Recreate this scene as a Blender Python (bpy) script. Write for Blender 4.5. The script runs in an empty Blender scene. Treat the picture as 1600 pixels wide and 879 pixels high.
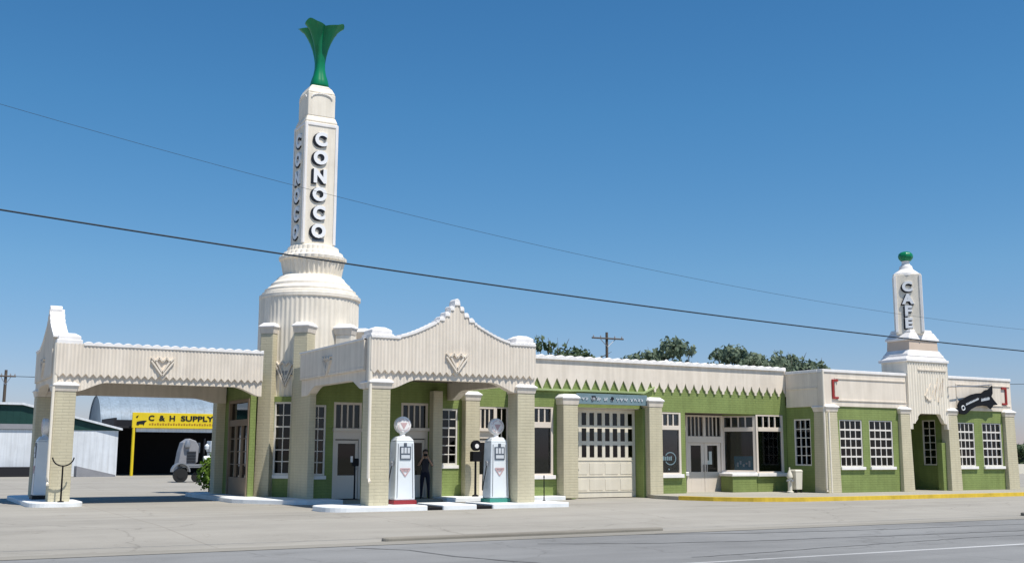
import bpy, bmesh, math, random
from mathutils import Vector, Matrix
R = math.radians
random.seed(7)
scene = bpy.context.scene
COL = scene.collection

# ------------------------------------------------------------------ camera
cam_d = bpy.data.cameras.new('camera')
cam = bpy.data.objects.new('camera', cam_d); COL.objects.link(cam)
cam_d.sensor_width = 36.0
cam_d.lens = 1725.0 / 1600.0 * 36.0
cam_d.clip_start = 0.1; cam_d.clip_end = 6000
_p, _y, _r = R(8.85), R(29.55), 0.003
_f = Vector((math.sin(_y)*math.cos(_p), math.cos(_y)*math.cos(_p), math.sin(_p)))
_rt = Vector((math.cos(_y), -math.sin(_y), 0)); _up = _rt.cross(_f)
_r2 = _rt*math.cos(_r) + _up*math.sin(_r); _u2 = _up*math.cos(_r) - _rt*math.sin(_r)
cam.matrix_world = Matrix(((_r2.x, _u2.x, -_f.x, 0), (_r2.y, _u2.y, -_f.y, 0), (_r2.z, _u2.z, -_f.z, 1.6), (0, 0, 0, 1)))
scene.camera = cam

# ------------------------------------------------------------------ light
SUN_DIR = Vector((0.165, -0.45, 1.0)).normalized()
elev = math.asin(SUN_DIR.z); azim = math.atan2(SUN_DIR.x, SUN_DIR.y)
world = bpy.data.worlds.new("World"); scene.world = world; world.use_nodes = True
wn = world.node_tree; wn.nodes.clear()
sky = wn.nodes.new('ShaderNodeTexSky'); sky.sky_type = 'NISHITA'; sky.sun_disc = False
sky.sun_elevation = elev; sky.sun_rotation = azim
sky.air_density = 1.0; sky.dust_density = 0.1; sky.ozone_density = 5.0; sky.altitude = 0
hs = wn.nodes.new('ShaderNodeHueSaturation'); hs.inputs['Saturation'].default_value = 1.24
bg = wn.nodes.new('ShaderNodeBackground'); bg.inputs['Strength'].default_value = 0.095
wo = wn.nodes.new('ShaderNodeOutputWorld')
wn.links.new(sky.outputs[0], hs.inputs['Color'])
tc = wn.nodes.new('ShaderNodeTexCoord'); sx = wn.nodes.new('ShaderNodeSeparateXYZ'); wn.links.new(tc.outputs['Generated'], sx.inputs[0])
hr = wn.nodes.new('ShaderNodeValToRGB'); he = hr.color_ramp.elements      # sky colour tinted by elevation, dimming the glow near the horizon
he[0].position, he[0].color = 0.0, (.56, .51, .72, 1); he[1].position, he[1].color = .5, (.85, .94, .90, 1)
for _p, _c in ((.07, (.74, .69, .80)), (.16, (.88, .88, .86)), (.30, (.87, .97, .91))):
    _e = he.new(_p); _e.color = (*_c, 1)
wn.links.new(sx.outputs['Z'], hr.inputs[0])
ml = wn.nodes.new('ShaderNodeMixRGB'); ml.blend_type = 'MULTIPLY'; ml.inputs[0].default_value = 1
wn.links.new(hs.outputs[0], ml.inputs[1]); wn.links.new(hr.outputs[0], ml.inputs[2]); wn.links.new(ml.outputs[0], bg.inputs[0])
wn.links.new(bg.outputs[0], wo.inputs[0])
sun_d = bpy.data.lights.new('sun', 'SUN'); sun_d.energy = 4.0; sun_d.angle = R(0.53); sun_d.color = (1.0, 0.95, 0.87)
sun = bpy.data.objects.new('sun', sun_d); COL.objects.link(sun)
sun.rotation_euler = (-SUN_DIR).to_track_quat('-Z', 'Y').to_euler(); sun.location = (10, -10, 40)
vs = scene.view_settings
vs.view_transform = 'Standard'; vs.look = 'None'; vs.gamma = 1; vs.use_curve_mapping = False
vs.exposure = 0.42

# ------------------------------------------------------------------ materials
def mat(name, col, rough=0.7, spec=0.3, metal=0.0):
    m = bpy.data.materials.new(name); m.use_nodes = True
    b = m.node_tree.nodes['Principled BSDF']
    b.inputs['Base Color'].default_value = (*col, 1); b.inputs['Roughness'].default_value = rough
    b.inputs['Specular IOR Level'].default_value = spec; b.inputs['Metallic'].default_value = metal
    return m
def nd(m, t, **k):
    n = m.node_tree.nodes.new(t)
    for a, v in k.items(): setattr(n, a, v)
    return n
def lk(m, a, b): m.node_tree.links.new(a, b)
def ramp(m, fac, stops):
    r = nd(m, 'ShaderNodeValToRGB'); e = r.color_ramp.elements
    e[0].position, e[0].color = stops[0][0], (*stops[0][1], 1)
    e[1].position, e[1].color = stops[-1][0], (*stops[-1][1], 1)
    for p, c in stops[1:-1]:
        x = e.new(p); x.color = (*c, 1)
    lk(m, fac, r.inputs[0]); return r
def sc(c, k): return tuple(min(1, x*k) for x in c)
def wall_uv(m):
    """vector (along wall, height, 0) from the world position and the face normal"""
    g = nd(m, 'ShaderNodeNewGeometry')
    ps = nd(m, 'ShaderNodeSeparateXYZ'); lk(m, g.outputs['Position'], ps.inputs[0])
    ns = nd(m, 'ShaderNodeSeparateXYZ'); lk(m, g.outputs['True Normal'], ns.inputs[0])
    ab = nd(m, 'ShaderNodeMath', operation='ABSOLUTE'); lk(m, ns.outputs['X'], ab.inputs[0])
    gt = nd(m, 'ShaderNodeMath', operation='GREATER_THAN'); gt.inputs[1].default_value = .75; lk(m, ab.outputs[0], gt.inputs[0])
    mx = nd(m, 'ShaderNodeMix'); mx.data_type = 'FLOAT'
    lk(m, gt.outputs[0], mx.inputs[0]); lk(m, ps.outputs['X'], mx.inputs[2]); lk(m, ps.outputs['Y'], mx.inputs[3])
    cb = nd(m, 'ShaderNodeCombineXYZ'); lk(m, mx.outputs[0], cb.inputs[0]); lk(m, ps.outputs['Z'], cb.inputs[1])
    return g, cb
def painted(name, col, brick=None, var=.06, bump=.25, rough=.75, streak=.0, scale=7.0, relief=.008):
    """painted masonry or plaster: uneven paint, faint weather streaks, optional courses"""
    m = mat(name, col, rough)
    b = m.node_tree.nodes['Principled BSDF']
    g, uv = wall_uv(m)
    n1 = nd(m, 'ShaderNodeTexNoise'); n1.inputs['Scale'].default_value = 1.3; n1.inputs['Detail'].default_value = 7; n1.inputs['Roughness'].default_value = .65
    lk(m, g.outputs['Position'], n1.inputs['Vector'])
    r1 = ramp(m, n1.outputs[0], [(.3, sc(col, 1-var*1.6)), (.52, col), (.75, sc(col, 1+var))])
    colout = r1.outputs[0]
    if streak:
        mp = nd(m, 'ShaderNodeMapping'); mp.inputs['Scale'].default_value = (3.2, 3.2, .22); lk(m, g.outputs['Position'], mp.inputs[0])
        n3 = nd(m, 'ShaderNodeTexNoise'); n3.inputs['Scale'].default_value = 1.6; n3.inputs['Detail'].default_value = 5; lk(m, mp.outputs[0], n3.inputs['Vector'])
        r3 = ramp(m, n3.outputs[0], [(.40, (1-streak, 1-streak*1.06, 1-streak*1.15)), (.62, (1, 1, 1))])
        mu = nd(m, 'ShaderNodeMixRGB', blend_type='MULTIPLY'); mu.inputs[0].default_value = 1
        lk(m, colout, mu.inputs[1]); lk(m, r3.outputs[0], mu.inputs[2]); colout = mu.outputs[0]
    n2 = nd(m, 'ShaderNodeTexNoise'); n2.inputs['Scale'].default_value = scale*6; n2.inputs['Detail'].default_value = 3
    lk(m, g.outputs['Position'], n2.inputs['Vector'])
    bp = nd(m, 'ShaderNodeBump'); bp.inputs['Strength'].default_value = bump; bp.inputs['Distance'].default_value = .006
    lk(m, n2.outputs[0], bp.inputs['Height']); last = bp
    if brick:
        bw, bh, k = brick
        br = nd(m, 'ShaderNodeTexBrick'); br.inputs['Scale'].default_value = 1; br.inputs['Brick Width'].default_value = bw
        br.inputs['Row Height'].default_value = bh; br.inputs['Mortar Size'].default_value = .012; br.inputs['Mortar Smooth'].default_value = .3
        br.inputs['Color1'].default_value = (1, 1, 1, 1); br.inputs['Color2'].default_value = (k, k, k, 1); br.inputs['Mortar'].default_value = (k*.91,)*3+(1,)
        lk(m, uv.outputs[0], br.inputs['Vector'])
        mu = nd(m, 'ShaderNodeMixRGB', blend_type='MULTIPLY'); mu.inputs[0].default_value = 1
        lk(m, colout, mu.inputs[1]); lk(m, br.outputs['Color'], mu.inputs[2]); colout = mu.outputs[0]
        b2 = nd(m, 'ShaderNodeBump'); b2.inputs['Strength'].default_value = .6; b2.inputs['Distance'].default_value = relief; b2.invert = True
        lk(m, br.outputs['Fac'], b2.inputs['Height']); lk(m, bp.outputs[0], b2.inputs['Normal']); last = b2
    lk(m, colout, b.inputs['Base Color']); lk(m, last.outputs[0], b.inputs['Normal'])
    return m
def glass_mat(name, tint=(.55, .58, .6), glossy=.06):
    m = bpy.data.materials.new(name); m.use_nodes = True; nt = m.node_tree; nt.nodes.clear()
    tr = nd(m, 'ShaderNodeBsdfTransparent'); tr.inputs[0].default_value = (*tint, 1)
    gl = nd(m, 'ShaderNodeBsdfGlossy'); gl.inputs['Roughness'].default_value = .03; gl.inputs[0].default_value = (.9, .95, 1, 1)
    fr = nd(m, 'ShaderNodeFresnel'); fr.inputs['IOR'].default_value = 1.5
    mx = nd(m, 'ShaderNodeMixShader'); o = nd(m, 'ShaderNodeOutputMaterial')
    lk(m, fr.outputs[0], mx.inputs[0]); lk(m, tr.outputs[0], mx.inputs[1]); lk(m, gl.outputs[0], mx.inputs[2]); lk(m, mx.outputs[0], o.inputs[0])
    return m

CREAM = (.785, .70, .590)
M = {}
M['cream'] = painted('cream_stucco', CREAM, var=.05, streak=.10)
M['cream_tower'] = painted('cream_tower_stucco', (.86, .785, .66), var=.05, streak=.10)
M['cream_light'] = painted('pale_cream_stucco', (.86, .79, .675), var=.06, streak=.08)
M['white'] = painted('white_coping', (.86, .83, .80), var=.05, bump=.15, streak=.06)
M['tan'] = painted('tan_painted_brick', (.585, .53, .375), brick=(.40, .10, .98), var=.05, streak=.07)
M['tanshade'] = M['tan']
M['green'] = painted('green_painted_brick', (.232, .295, .095), brick=(.30, .10, .965), var=.08, streak=.10)
M['moss'] = painted('pale_green_moulding', (.36, .44, .20), var=.04)
M['wood'] = painted('cream_painted_wood', (.70, .62, .53), var=.03, bump=.05, rough=.5)
M['trim'] = painted('white_painted_wood', (.74, .70, .64), var=.03, bump=.05, rough=.5)
M['curbwhite'] = painted('white_painted_concrete', (.80, .82, .82), var=.08, bump=.4, streak=.0, scale=4)
M['roofgrey'] = painted('grey_roof', (.30, .29, .28), var=.1)
M['inner'] = mat('darkened_interior', (.03, .027, .025), .9)  # near-black colour stands in for the lack of light indoors
M['glass'] = glass_mat('window_glass', (.72, .74, .76))
M['glassdark'] = glass_mat('darkened_glass', (.10, .10, .11))  # panes darkened so the unlit rooms behind look black
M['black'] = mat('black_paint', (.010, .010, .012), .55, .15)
M['letterblack'] = mat('black_letter_edge', (.012, .014, .02), .5)
M['letterwhite'] = mat('white_letter_face', (.86, .86, .86), .4)
M['tulip'] = painted('emerald_glazed_metal', (.006, .20, .085), var=.12, bump=.08, rough=.32)
M['red'] = mat('red_enamel', (.33, .035, .03), .4)
M['redbase'] = mat('maroon_pump_base', (.27, .03, .035), .45)
M['tealbase'] = mat('teal_pump_base', (.05, .25, .20), .45)
M['pumpwhite'] = painted('pump_enamel', (.72, .76, .78), var=.03, bump=.03, rough=.28)
M['pumpblack'] = mat('black_pump_foot', (.015, .015, .016), .5)
M['globe'] = mat('milk_glass_globe', (.84, .82, .80), .2)
M['logo'] = mat('faded_red_logo', (.58, .40, .40), .5)
M['dial'] = mat('grey_dial', (.10, .12, .15), .3)
M['dialwhite'] = mat('dial_face', (.6, .63, .66), .4)
M['rubber'] = mat('black_rubber', (.02, .02, .02), .6)
M['steel'] = mat('grey_steel', (.35, .36, .38), .4, .5, .6)
M['signblue'] = painted('blue_grey_signboard', (.17, .25, .28), var=.12, bump=.05)
M['signwhite'] = mat('white_sign_lettering', (.72, .74, .76), .5)
M['yellow'] = painted('yellow_sign_panel', (.75, .56, .02), var=.05, bump=.05)
M['yellowkerb'] = painted('yellow_kerb_paint', (.68, .47, .05), var=.16, bump=.4, streak=.10)
M['ochre'] = mat('ochre_lettering', (.42, .2, .02), .6)
M['teal'] = mat('teal_poster', (.04, .26, .36), .5)
M['paper'] = mat('pale_poster', (.5, .55, .52), .7)
M['cloth'] = mat('white_curtain', (.62, .58, .55), .9)
M['wirecol'] = mat('cable_sheath', (.02, .03, .04), .6)
M['polewood'] = painted('weathered_pole_wood', (.11, .085, .065), var=.2, bump=.4)
M['metalwhite'] = painted('white_metal_siding', (.74, .77, .80), brick=(.45, 60, .985), var=.05, bump=.03, rough=.5, streak=.10, relief=.02)
M['metaldark'] = painted('dark_green_metal_siding', (.012, .05, .042), brick=(.45, 60, .93), var=.1, bump=.03, rough=.5, relief=.02)
M['metalblue'] = painted('galvanised_roof', (.25, .32, .39), brick=(.8, 60, .93), var=.10, bump=.05, rough=.5, streak=.15, relief=.03)
M['metalgrey'] = painted('grey_metal_end_wall', (.20, .25, .29), var=.1, bump=.05, rough=.5)
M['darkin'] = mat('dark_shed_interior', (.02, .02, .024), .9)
M['greymetal'] = painted('dull_grey_machine_paint', (.27, .27, .285), var=.12, bump=.1, rough=.5)
M['bark'] = painted('tree_bark', (.10, .08, .06), var=.2, bump=.8)
M['soffit'] = painted('darkened_soffit', (.20, .17, .14), var=.06)  # ceiling colour darkened to deepen the shade below
M['skin'] = mat('skin', (.42, .25, .17), .55)
M['shirt'] = mat('charcoal_shirt', (.045, .042, .05), .85)
M['shorts'] = mat('navy_trousers', (.012, .014, .028), .85)
M['hair'] = mat('dark_hair', (.02, .013, .01), .6)
M['hydrant'] = painted('cream_box_paint', (.66, .62, .52), var=.06, bump=.1)
M['garage'] = painted('ivory_door_paint', (.73, .67, .55), var=.04, bump=.05, rough=.5, streak=.06)
M['brown'] = painted('dimmed_brown_frame', (.24, .18, .125), var=.08, bump=.1)  # brown frame, its colour dimmed for the shade it stands in
def leaf_mat(name, a, b):
    m = mat(name, a, .65, .25); bs = m.node_tree.nodes['Principled BSDF']
    g = nd(m, 'ShaderNodeNewGeometry'); n = nd(m, 'ShaderNodeTexNoise'); n.inputs['Scale'].default_value = .9; n.inputs['Detail'].default_value = 4
    lk(m, g.outputs['Position'], n.inputs['Vector'])
    rp = ramp(m, n.outputs[0], [(.3, a), (.7, b)]); lk(m, rp.outputs[0], bs.inputs['Base Color'])
    tl = nd(m, 'ShaderNodeBsdfTranslucent'); lk(m, rp.outputs[0], tl.inputs[0])
    mx = nd(m, 'ShaderNodeMixShader'); mx.inputs[0].default_value = .25
    o = [x for x in m.node_tree.nodes if x.type == 'OUTPUT_MATERIAL'][0]
    lk(m, bs.outputs[0], mx.inputs[1]); lk(m, tl.outputs[0], mx.inputs[2]); lk(m, mx.outputs[0], o.inputs[0])
    return m
M['leaf'] = leaf_mat('tree_leaves', (.09, .135, .085), (.22, .27, .18))
M['leafdark'] = leaf_mat('dark_tree_leaves', (.055, .09, .045), (.13, .175, .085))
M['shrubleaf'] = leaf_mat('shrub_leaves', (.06, .13, .012), (.16, .26, .03))

def ground_mat(name, col, var, stains=0, spots=.1, joints=None):
    m = mat(name, col, .9, .2); b = m.node_tree.nodes['Principled BSDF']
    g = nd(m, 'ShaderNodeNewGeometry')
    n1 = nd(m, 'ShaderNodeTexNoise'); n1.inputs['Scale'].default_value = .16; n1.inputs['Detail'].default_value = 9; n1.inputs['Roughness'].default_value = .68
    lk(m, g.outputs['Position'], n1.inputs['Vector'])
    r1 = ramp(m, n1.outputs[0], [(.32, sc(col, 1-var)), (.5, col), (.7, sc(col, 1+var*.7))]); out = r1.outputs[0]
    mp = nd(m, 'ShaderNodeMapping'); mp.inputs['Scale'].default_value = (.10, .9, 1); lk(m, g.outputs['Position'], mp.inputs[0])
    n3 = nd(m, 'ShaderNodeTexNoise'); n3.inputs['Scale'].default_value = 1.1; n3.inputs['Detail'].default_value = 6; lk(m, mp.outputs[0], n3.inputs['Vector'])
    r3 = ramp(m, n3.outputs[0], [(.36, (1-spots*1.5,)*3), (.6, (1, 1, 1))])
    mu = nd(m, 'ShaderNodeMixRGB', blend_type='MULTIPLY'); mu.inputs[0].default_value = 1
    lk(m, out, mu.inputs[1]); lk(m, r3.outputs[0], mu.inputs[2]); out = mu.outputs[0]
    n2 = nd(m, 'ShaderNodeTexNoise'); n2.inputs['Scale'].default_value = 38; n2.inputs['Detail'].default_value = 4; lk(m, g.outputs['Position'], n2.inputs['Vector'])
    r2 = ramp(m, n2.outputs[0], [(.3, (.86, .86, .86)), (.7, (1.0, 1.0, 1.0))])
    m2 = nd(m, 'ShaderNodeMixRGB', blend_type='MULTIPLY'); m2.inputs[0].default_value = .8
    lk(m, out, m2.inputs[1]); lk(m, r2.outputs[0], m2.inputs[2]); out = m2.outputs[0]
    if stains:
        vz = nd(m, 'ShaderNodeTexNoise'); vz.inputs['Scale'].default_value = .55; vz.inputs['Detail'].default_value = 12; vz.inputs['Roughness'].default_value = .8; vz.inputs['Distortion'].default_value = .8
        lk(m, g.outputs['Position'], vz.inputs['Vector'])
        rs = ramp(m, vz.outputs[0], [(.30, (.74, .73, .71)), (.42, (.97, .97, .97)), (.62, (1, 1, 1)), (.72, (1.0, 1.0, 1.0))])
        ms = nd(m, 'ShaderNodeMixRGB', blend_type='MULTIPLY'); ms.inputs[0].default_value = 1
        lk(m, out, ms.inputs[1]); lk(m, rs.outputs[0], ms.inputs[2]); out = ms.outputs[0]
        vo = nd(m, 'ShaderNodeTexVoronoi', feature='DISTANCE_TO_EDGE'); vo.inputs['Scale'].default_value = .16
        nz = nd(m, 'ShaderNodeTexNoise'); nz.inputs['Scale'].default_value = 1.1; nz.inputs['Detail'].default_value = 5; lk(m, g.outputs['Position'], nz.inputs['Vector'])
        vm = nd(m, 'ShaderNodeMixRGB'); vm.inputs[0].default_value = .12; lk(m, g.outputs['Position'], vm.inputs[1]); lk(m, nz.outputs['Color'], vm.inputs[2])
        sc2 = nd(m, 'ShaderNodeVectorMath', operation='ADD'); lk(m, g.outputs['Position'], sc2.inputs[0]); lk(m, nz.outputs['Color'], sc2.inputs[1]); lk(m, sc2.outputs[0], vo.inputs['Vector'])
        rc = ramp(m, vo.outputs['Distance'], [(.0, (.62, .61, .60)), (.004, (.9, .9, .9)), (.009, (1, 1, 1))])
        mc = nd(m, 'ShaderNodeMixRGB', blend_type='MULTIPLY'); mc.inputs[0].default_value = stains
        lk(m, out, mc.inputs[1]); lk(m, rc.outputs[0], mc.inputs[2]); out = mc.outputs[0]
    if joints:
        br = nd(m, 'ShaderNodeTexBrick'); br.offset = 0; br.inputs['Scale'].default_value = 1
        br.inputs['Brick Width'].default_value = joints[0]; br.inputs['Row Height'].default_value = joints[1]; br.inputs['Mortar Size'].default_value = .03
        br.inputs['Mortar Smooth'].default_value = .2
        br.inputs['Color1'].default_value = (1, 1, 1, 1); br.inputs['Color2'].default_value = (.97, .97, .97, 1); br.inputs['Mortar'].default_value = (.84, .83, .82, 1)
        lk(m, g.outputs['Position'], br.inputs['Vector'])
        m3 = nd(m, 'ShaderNodeMixRGB', blend_type='MULTIPLY'); m3.inputs[0].default_value = .9
        lk(m, out, m3.inputs[1]); lk(m, br.outputs['Color'], m3.inputs[2]); out = m3.outputs[0]
    bp = nd(m, 'ShaderNodeBump'); bp.inputs['Strength'].default_value = .35; bp.inputs['Distance'].default_value = .01
    lk(m, n2.outputs[0], bp.inputs['Height']); lk(m, bp.outputs[0], b.inputs['Normal'])
    lk(m, out, b.inputs['Base Color'])
    return m
M['lot'] = ground_mat('pale_concrete', (.375, .352, .308), .13, stains=.6, spots=.07, joints=(6.1, 4.6))
M['road'] = ground_mat('worn_asphalt', (.255, .255, .25), .14, stains=.5, spots=.10)
M['gutter'] = ground_mat('gutter_concrete', (.31, .29, .25), .12, spots=.1)
M['walk'] = ground_mat('sidewalk_concrete', (.41, .385, .32), .10, spots=.08, joints=(1.6, 1.6))
M['dirt'] = ground_mat('dry_ground', (.30, .27, .20), .2, spots=.15)
M['paint'] = ground_mat('worn_white_road_paint', (.62, .62, .61), .2, spots=.2)
M['tar'] = ground_mat('tar_seal', (.13, .13, .13), .2, spots=.1)
M['rust'] = ground_mat('worn_kerb', (.31, .285, .24), .25, spots=.2)

# ------------------------------------------------------------------ mesh builder
class MB:
    def __init__(s): s.v = []; s.f = []; s.m = []
    def add(s, vs, fs, mi=0):
        o = len(s.v); s.v += [tuple(x) for x in vs]
        for f in fs: s.f.append(tuple(i+o for i in f)); s.m.append(mi)
    def box(s, x0, x1, y0, y1, z0, z1, mi=0):
        s.hexa([(x0, y0, z0), (x1, y0, z0), (x1, y1, z0), (x0, y1, z0), (x0, y0, z1), (x1, y0, z1), (x1, y1, z1), (x0, y1, z1)], mi)
    def hexa(s, p, mi=0):
        s.add(p, [(3, 2, 1, 0), (4, 5, 6, 7), (0, 1, 5, 4), (1, 2, 6, 5), (2, 3, 7, 6), (3, 0, 4, 7)], mi)
    def frus(s, cx, cy, z0, z1, a0, b0, a1, b1, mi=0):
        s.hexa([(cx-a0, cy-b0, z0), (cx+a0, cy-b0, z0), (cx+a0, cy+b0, z0), (cx-a0, cy+b0, z0),
                (cx-a1, cy-b1, z1), (cx+a1, cy-b1, z1), (cx+a1, cy+b1, z1), (cx-a1, cy+b1, z1)], mi)
    def lathe(s, cx, cy, prof, n=48, mod=None, mi=0, cap=True):
        k = len(prof); vs = []
        for (r, z) in prof:
            for i in range(n):
                t = 2*math.pi*i/n; rr = r*(mod(t, z) if mod else 1)
                vs.append((cx+rr*math.cos(t), cy+rr*math.sin(t), z))
        fs = [(j*n+i, j*n+(i+1) % n, (j+1)*n+(i+1) % n, (j+1)*n+i) for j in range(k-1) for i in range(n)]
        if cap: fs += [tuple(range(n-1, -1, -1)), tuple((k-1)*n+i for i in range(n))]
        s.add(vs, fs, mi)
    def tube(s, pts, r, n=8, mi=0):
        pts = [Vector(p) for p in pts]; vs = []; fs = []
        rr = r if isinstance(r, (list, tuple)) else [r]*len(pts)
        for i, p in enumerate(pts):
            t = (pts[min(i+1, len(pts)-1)]-pts[max(i-1, 0)]).normalized()
            a = t.cross(Vector((0, 0, 1)));
            if a.length < .05: a = t.cross(Vector((1, 0, 0)))
            a.normalize(); b = t.cross(a)
            for k in range(n):
                q = 2*math.pi*k/n; vs.append(p+a*math.cos(q)*rr[i]+b*math.sin(q)*rr[i])
        for i in range(len(pts)-1):
            for k in range(n): fs.append((i*n+k, i*n+(k+1) % n, (i+1)*n+(k+1) % n, (i+1)*n+k))
        fs += [tuple(range(n-1, -1, -1)), tuple((len(pts)-1)*n+k for k in range(n))]
        s.add(vs, fs, mi)
    def prism(s, poly, fn, w0, w1, mi=0):
        """2-D polygon extruded from w0 to w1; fn(a, b, w) gives the point"""
        n = len(poly)
        vs = [fn(a, b, w0) for a, b in poly]+[fn(a, b, w1) for a, b in poly]
        fs = [tuple(range(n-1, -1, -1)), tuple(range(n, 2*n))]+[(i, (i+1) % n, n+(i+1) % n, n+i) for i in range(n)]
        s.add(vs, fs, mi)
ORG = {}
def obj(name, mb, mats, parent=None, org=None, smooth=False, bevel=0, **props):
    """link the collected geometry as ONE mesh; world coordinates unless org says where the thing stands"""
    o3 = Vector(org) if org is not None else (ORG[parent.name] if parent else Vector((0, 0, 0)))
    me = bpy.data.meshes.new(name)
    me.from_pydata([tuple(Vector(v)-o3) for v in mb.v], [], mb.f)
    mats = mats if isinstance(mats, (list, tuple)) else [mats]
    for m in mats: me.materials.append(m)
    for p, mi in zip(me.polygons, mb.m): p.material_index = mi
    bm = bmesh.new(); bm.from_mesh(me); bmesh.ops.recalc_face_normals(bm, faces=bm.faces); bm.to_mesh(me); bm.free()
    if smooth:
        for p in me.polygons: p.use_smooth = True
        if smooth != 'all':
            bm = bmesh.new(); bm.from_mesh(me)
            for e in bm.edges:
                if len(e.link_faces) == 2 and e.calc_face_angle(0) > R(35): e.smooth = False
            bm.to_mesh(me); bm.free()
    o = bpy.data.objects.new(name, me); COL.objects.link(o)
    if parent: o.parent = parent
    else: o.location = o3
    ORG[o.name] = o3
    if bevel:
        b = o.modifiers.new('bevel', 'BEVEL'); b.width = bevel; b.segments = 2; b.limit_method = 'ANGLE'; b.angle_limit = R(50)
    for k, v in props.items(): o[k] = v
    return o
def thing(name, loc, label, category, group=None):
    o = bpy.data.objects.new(name, None); COL.objects.link(o); o.location = loc; o.empty_display_size = .3
    ORG[o.name] = Vector(loc); o['label'] = label; o['category'] = category
    if group: o['group'] = group
    return o
def tag(o, label, category, group=None):
    o['label'] = label; o['category'] = category
    if group: o['group'] = group
    return o
def copy_thing(root, loc, rz=0, label=None):
    r = root.copy(); COL.objects.link(r); r.location = loc; r.rotation_euler = (0, 0, rz); ORG[r.name] = Vector(loc)
    if label: r['label'] = label
    kids = {}
    for ch in list(root.children):
        c = ch.copy(); COL.objects.link(c); c.parent = r
        for g in list(ch.children):
            d = g.copy(); COL.objects.link(d); d.parent = c
        kids.setdefault(ch.name.split('.')[0], []).append(c)
    return r, kids
class Frame:
    """a wall plane: u along the wall, w outwards, z up"""
    def __init__(s, o, d, n): s.o = Vector((o[0], o[1], 0)); s.d = Vector((d[0], d[1], 0)).normalized(); s.n = Vector((n[0], n[1], 0)).normalized()
    def P(s, u, z, w): p = s.o+s.d*u+s.n*w; return (p.x, p.y, z)
    def box(s, mb, u0, u1, w0, w1, z0, z1, mi=0):
        P = s.P
        mb.hexa([P(u0, z0, w0), P(u1, z0, w0), P(u1, z0, w1), P(u0, z0, w1), P(u0, z1, w0), P(u1, z1, w0), P(u1, z1, w1), P(u0, z1, w1)], mi)
def FX(y): return Frame((0, y), (1, 0), (0, -1))      # faces the street, u = X
def FL(x): return Frame((x, 0), (0, 1), (-1, 0))      # faces left, u = Y
def FR(x): return Frame((x, 0), (0, 1), (1, 0))       # faces right, u = Y
def FB(y): return Frame((0, y), (1, 0), (0, 1))       # faces back, u = X
def wall_holes(mb, F, u0, u1, z0, z1, holes, th=.22, mi=0):
    us = sorted({u0, u1, *[min(max(h[k], u0), u1) for h in holes for k in (0, 1)]}); zs = sorted({z0, z1, *[min(max(h[k], z0), z1) for h in holes for k in (2, 3)]})
    def inh(a, b): return any(h[0] < a < h[1] and h[2] < b < h[3] for h in holes) or not (u0 < a < u1 and z0 < b < z1)
    P = F.P
    nu, nz = len(us)-1, len(zs)-1
    solid = [[not inh((us[i]+us[i+1])/2, (zs[j]+zs[j+1])/2) for j in range(nz)] for i in range(nu)]
    def S(i, j): return 0 <= i < nu and 0 <= j < nz and solid[i][j]
    for i in range(nu):
        for j in range(nz):
            if not solid[i][j]: continue
            a, b, c, d = us[i], us[i+1], zs[j], zs[j+1]
            mb.add([P(a, c, 0), P(b, c, 0), P(b, d, 0), P(a, d, 0)], [(0, 1, 2, 3)], mi)
            mb.add([P(a, c, -th), P(b, c, -th), P(b, d, -th), P(a, d, -th)], [(3, 2, 1, 0)], mi)
            if not S(i-1, j): mb.add([P(a, c, 0), P(a, d, 0), P(a, d, -th), P(a, c, -th)], [(0, 1, 2, 3)], mi)
            if not S(i+1, j): mb.add([P(b, c, 0), P(b, d, 0), P(b, d, -th), P(b, c, -th)], [(3, 2, 1, 0)], mi)
            if not S(i, j-1): mb.add([P(a, c, 0), P(b, c, 0), P(b, c, -th), P(a, c, -th)], [(3, 2, 1, 0)], mi)
            if not S(i, j+1): mb.add([P(a, d, 0), P(b, d, 0), P(b, d, -th), P(a, d, -th)], [(0, 1, 2, 3)], mi)
def window(parent, F, u0, u1, z0, z1, nu, nz, fr=.07, mu=.035, w=-.06, sill=True, bars=None, fm='trim', gm='glass', rails=(), silld=.1, name='window', label=None):
    """frame with its glazing bars, one pane mesh and a sill"""
    mb = MB()
    F.box(mb, u0, u0+fr, w-.05, w+.04, z0, z1); F.box(mb, u1-fr, u1, w-.05, w+.04, z0, z1)
    F.box(mb, u0+fr, u1-fr, w-.05, w+.04, z0, z0+fr); F.box(mb, u0+fr, u1-fr, w-.05, w+.04, z1-fr, z1)
    iu0, iu1, iz0, iz1 = u0+fr, u1-fr, z0+fr, z1-fr
    for i in range(1, nu):
        u = iu0+(iu1-iu0)*i/nu; F.box(mb, u-mu/2, u+mu/2, w-.03, w+.018, iz0, iz1)
    for j in range(1, nz):
        z = iz0+(iz1-iz0)*j/nz; h = mu*(1.7 if j in rails else 1); F.box(mb, iu0, iu1, w-.027, w+.022, z-h/2, z+h/2)
    o = obj(name, mb, M[fm], parent, bevel=.006)
    if label: o['label'] = label
    g = MB(); F.box(g, iu0-.005, iu1+.005, w-.016, w-.008, iz0-.005, iz1+.005); obj('pane', g, M[gm], o)
    if sill:
        s = MB(); F.box(s, u0-.05, u1+.05, w-.02, silld, z0-.13, z0-.003); obj('sill', s, M['white'], o, bevel=.012)
    return o
def triw(x): x = x % 1.0; return 1-abs(2*x-1)
def sstep(t): t = max(0, min(1, t)); return t*t*(3-2*t)

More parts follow.
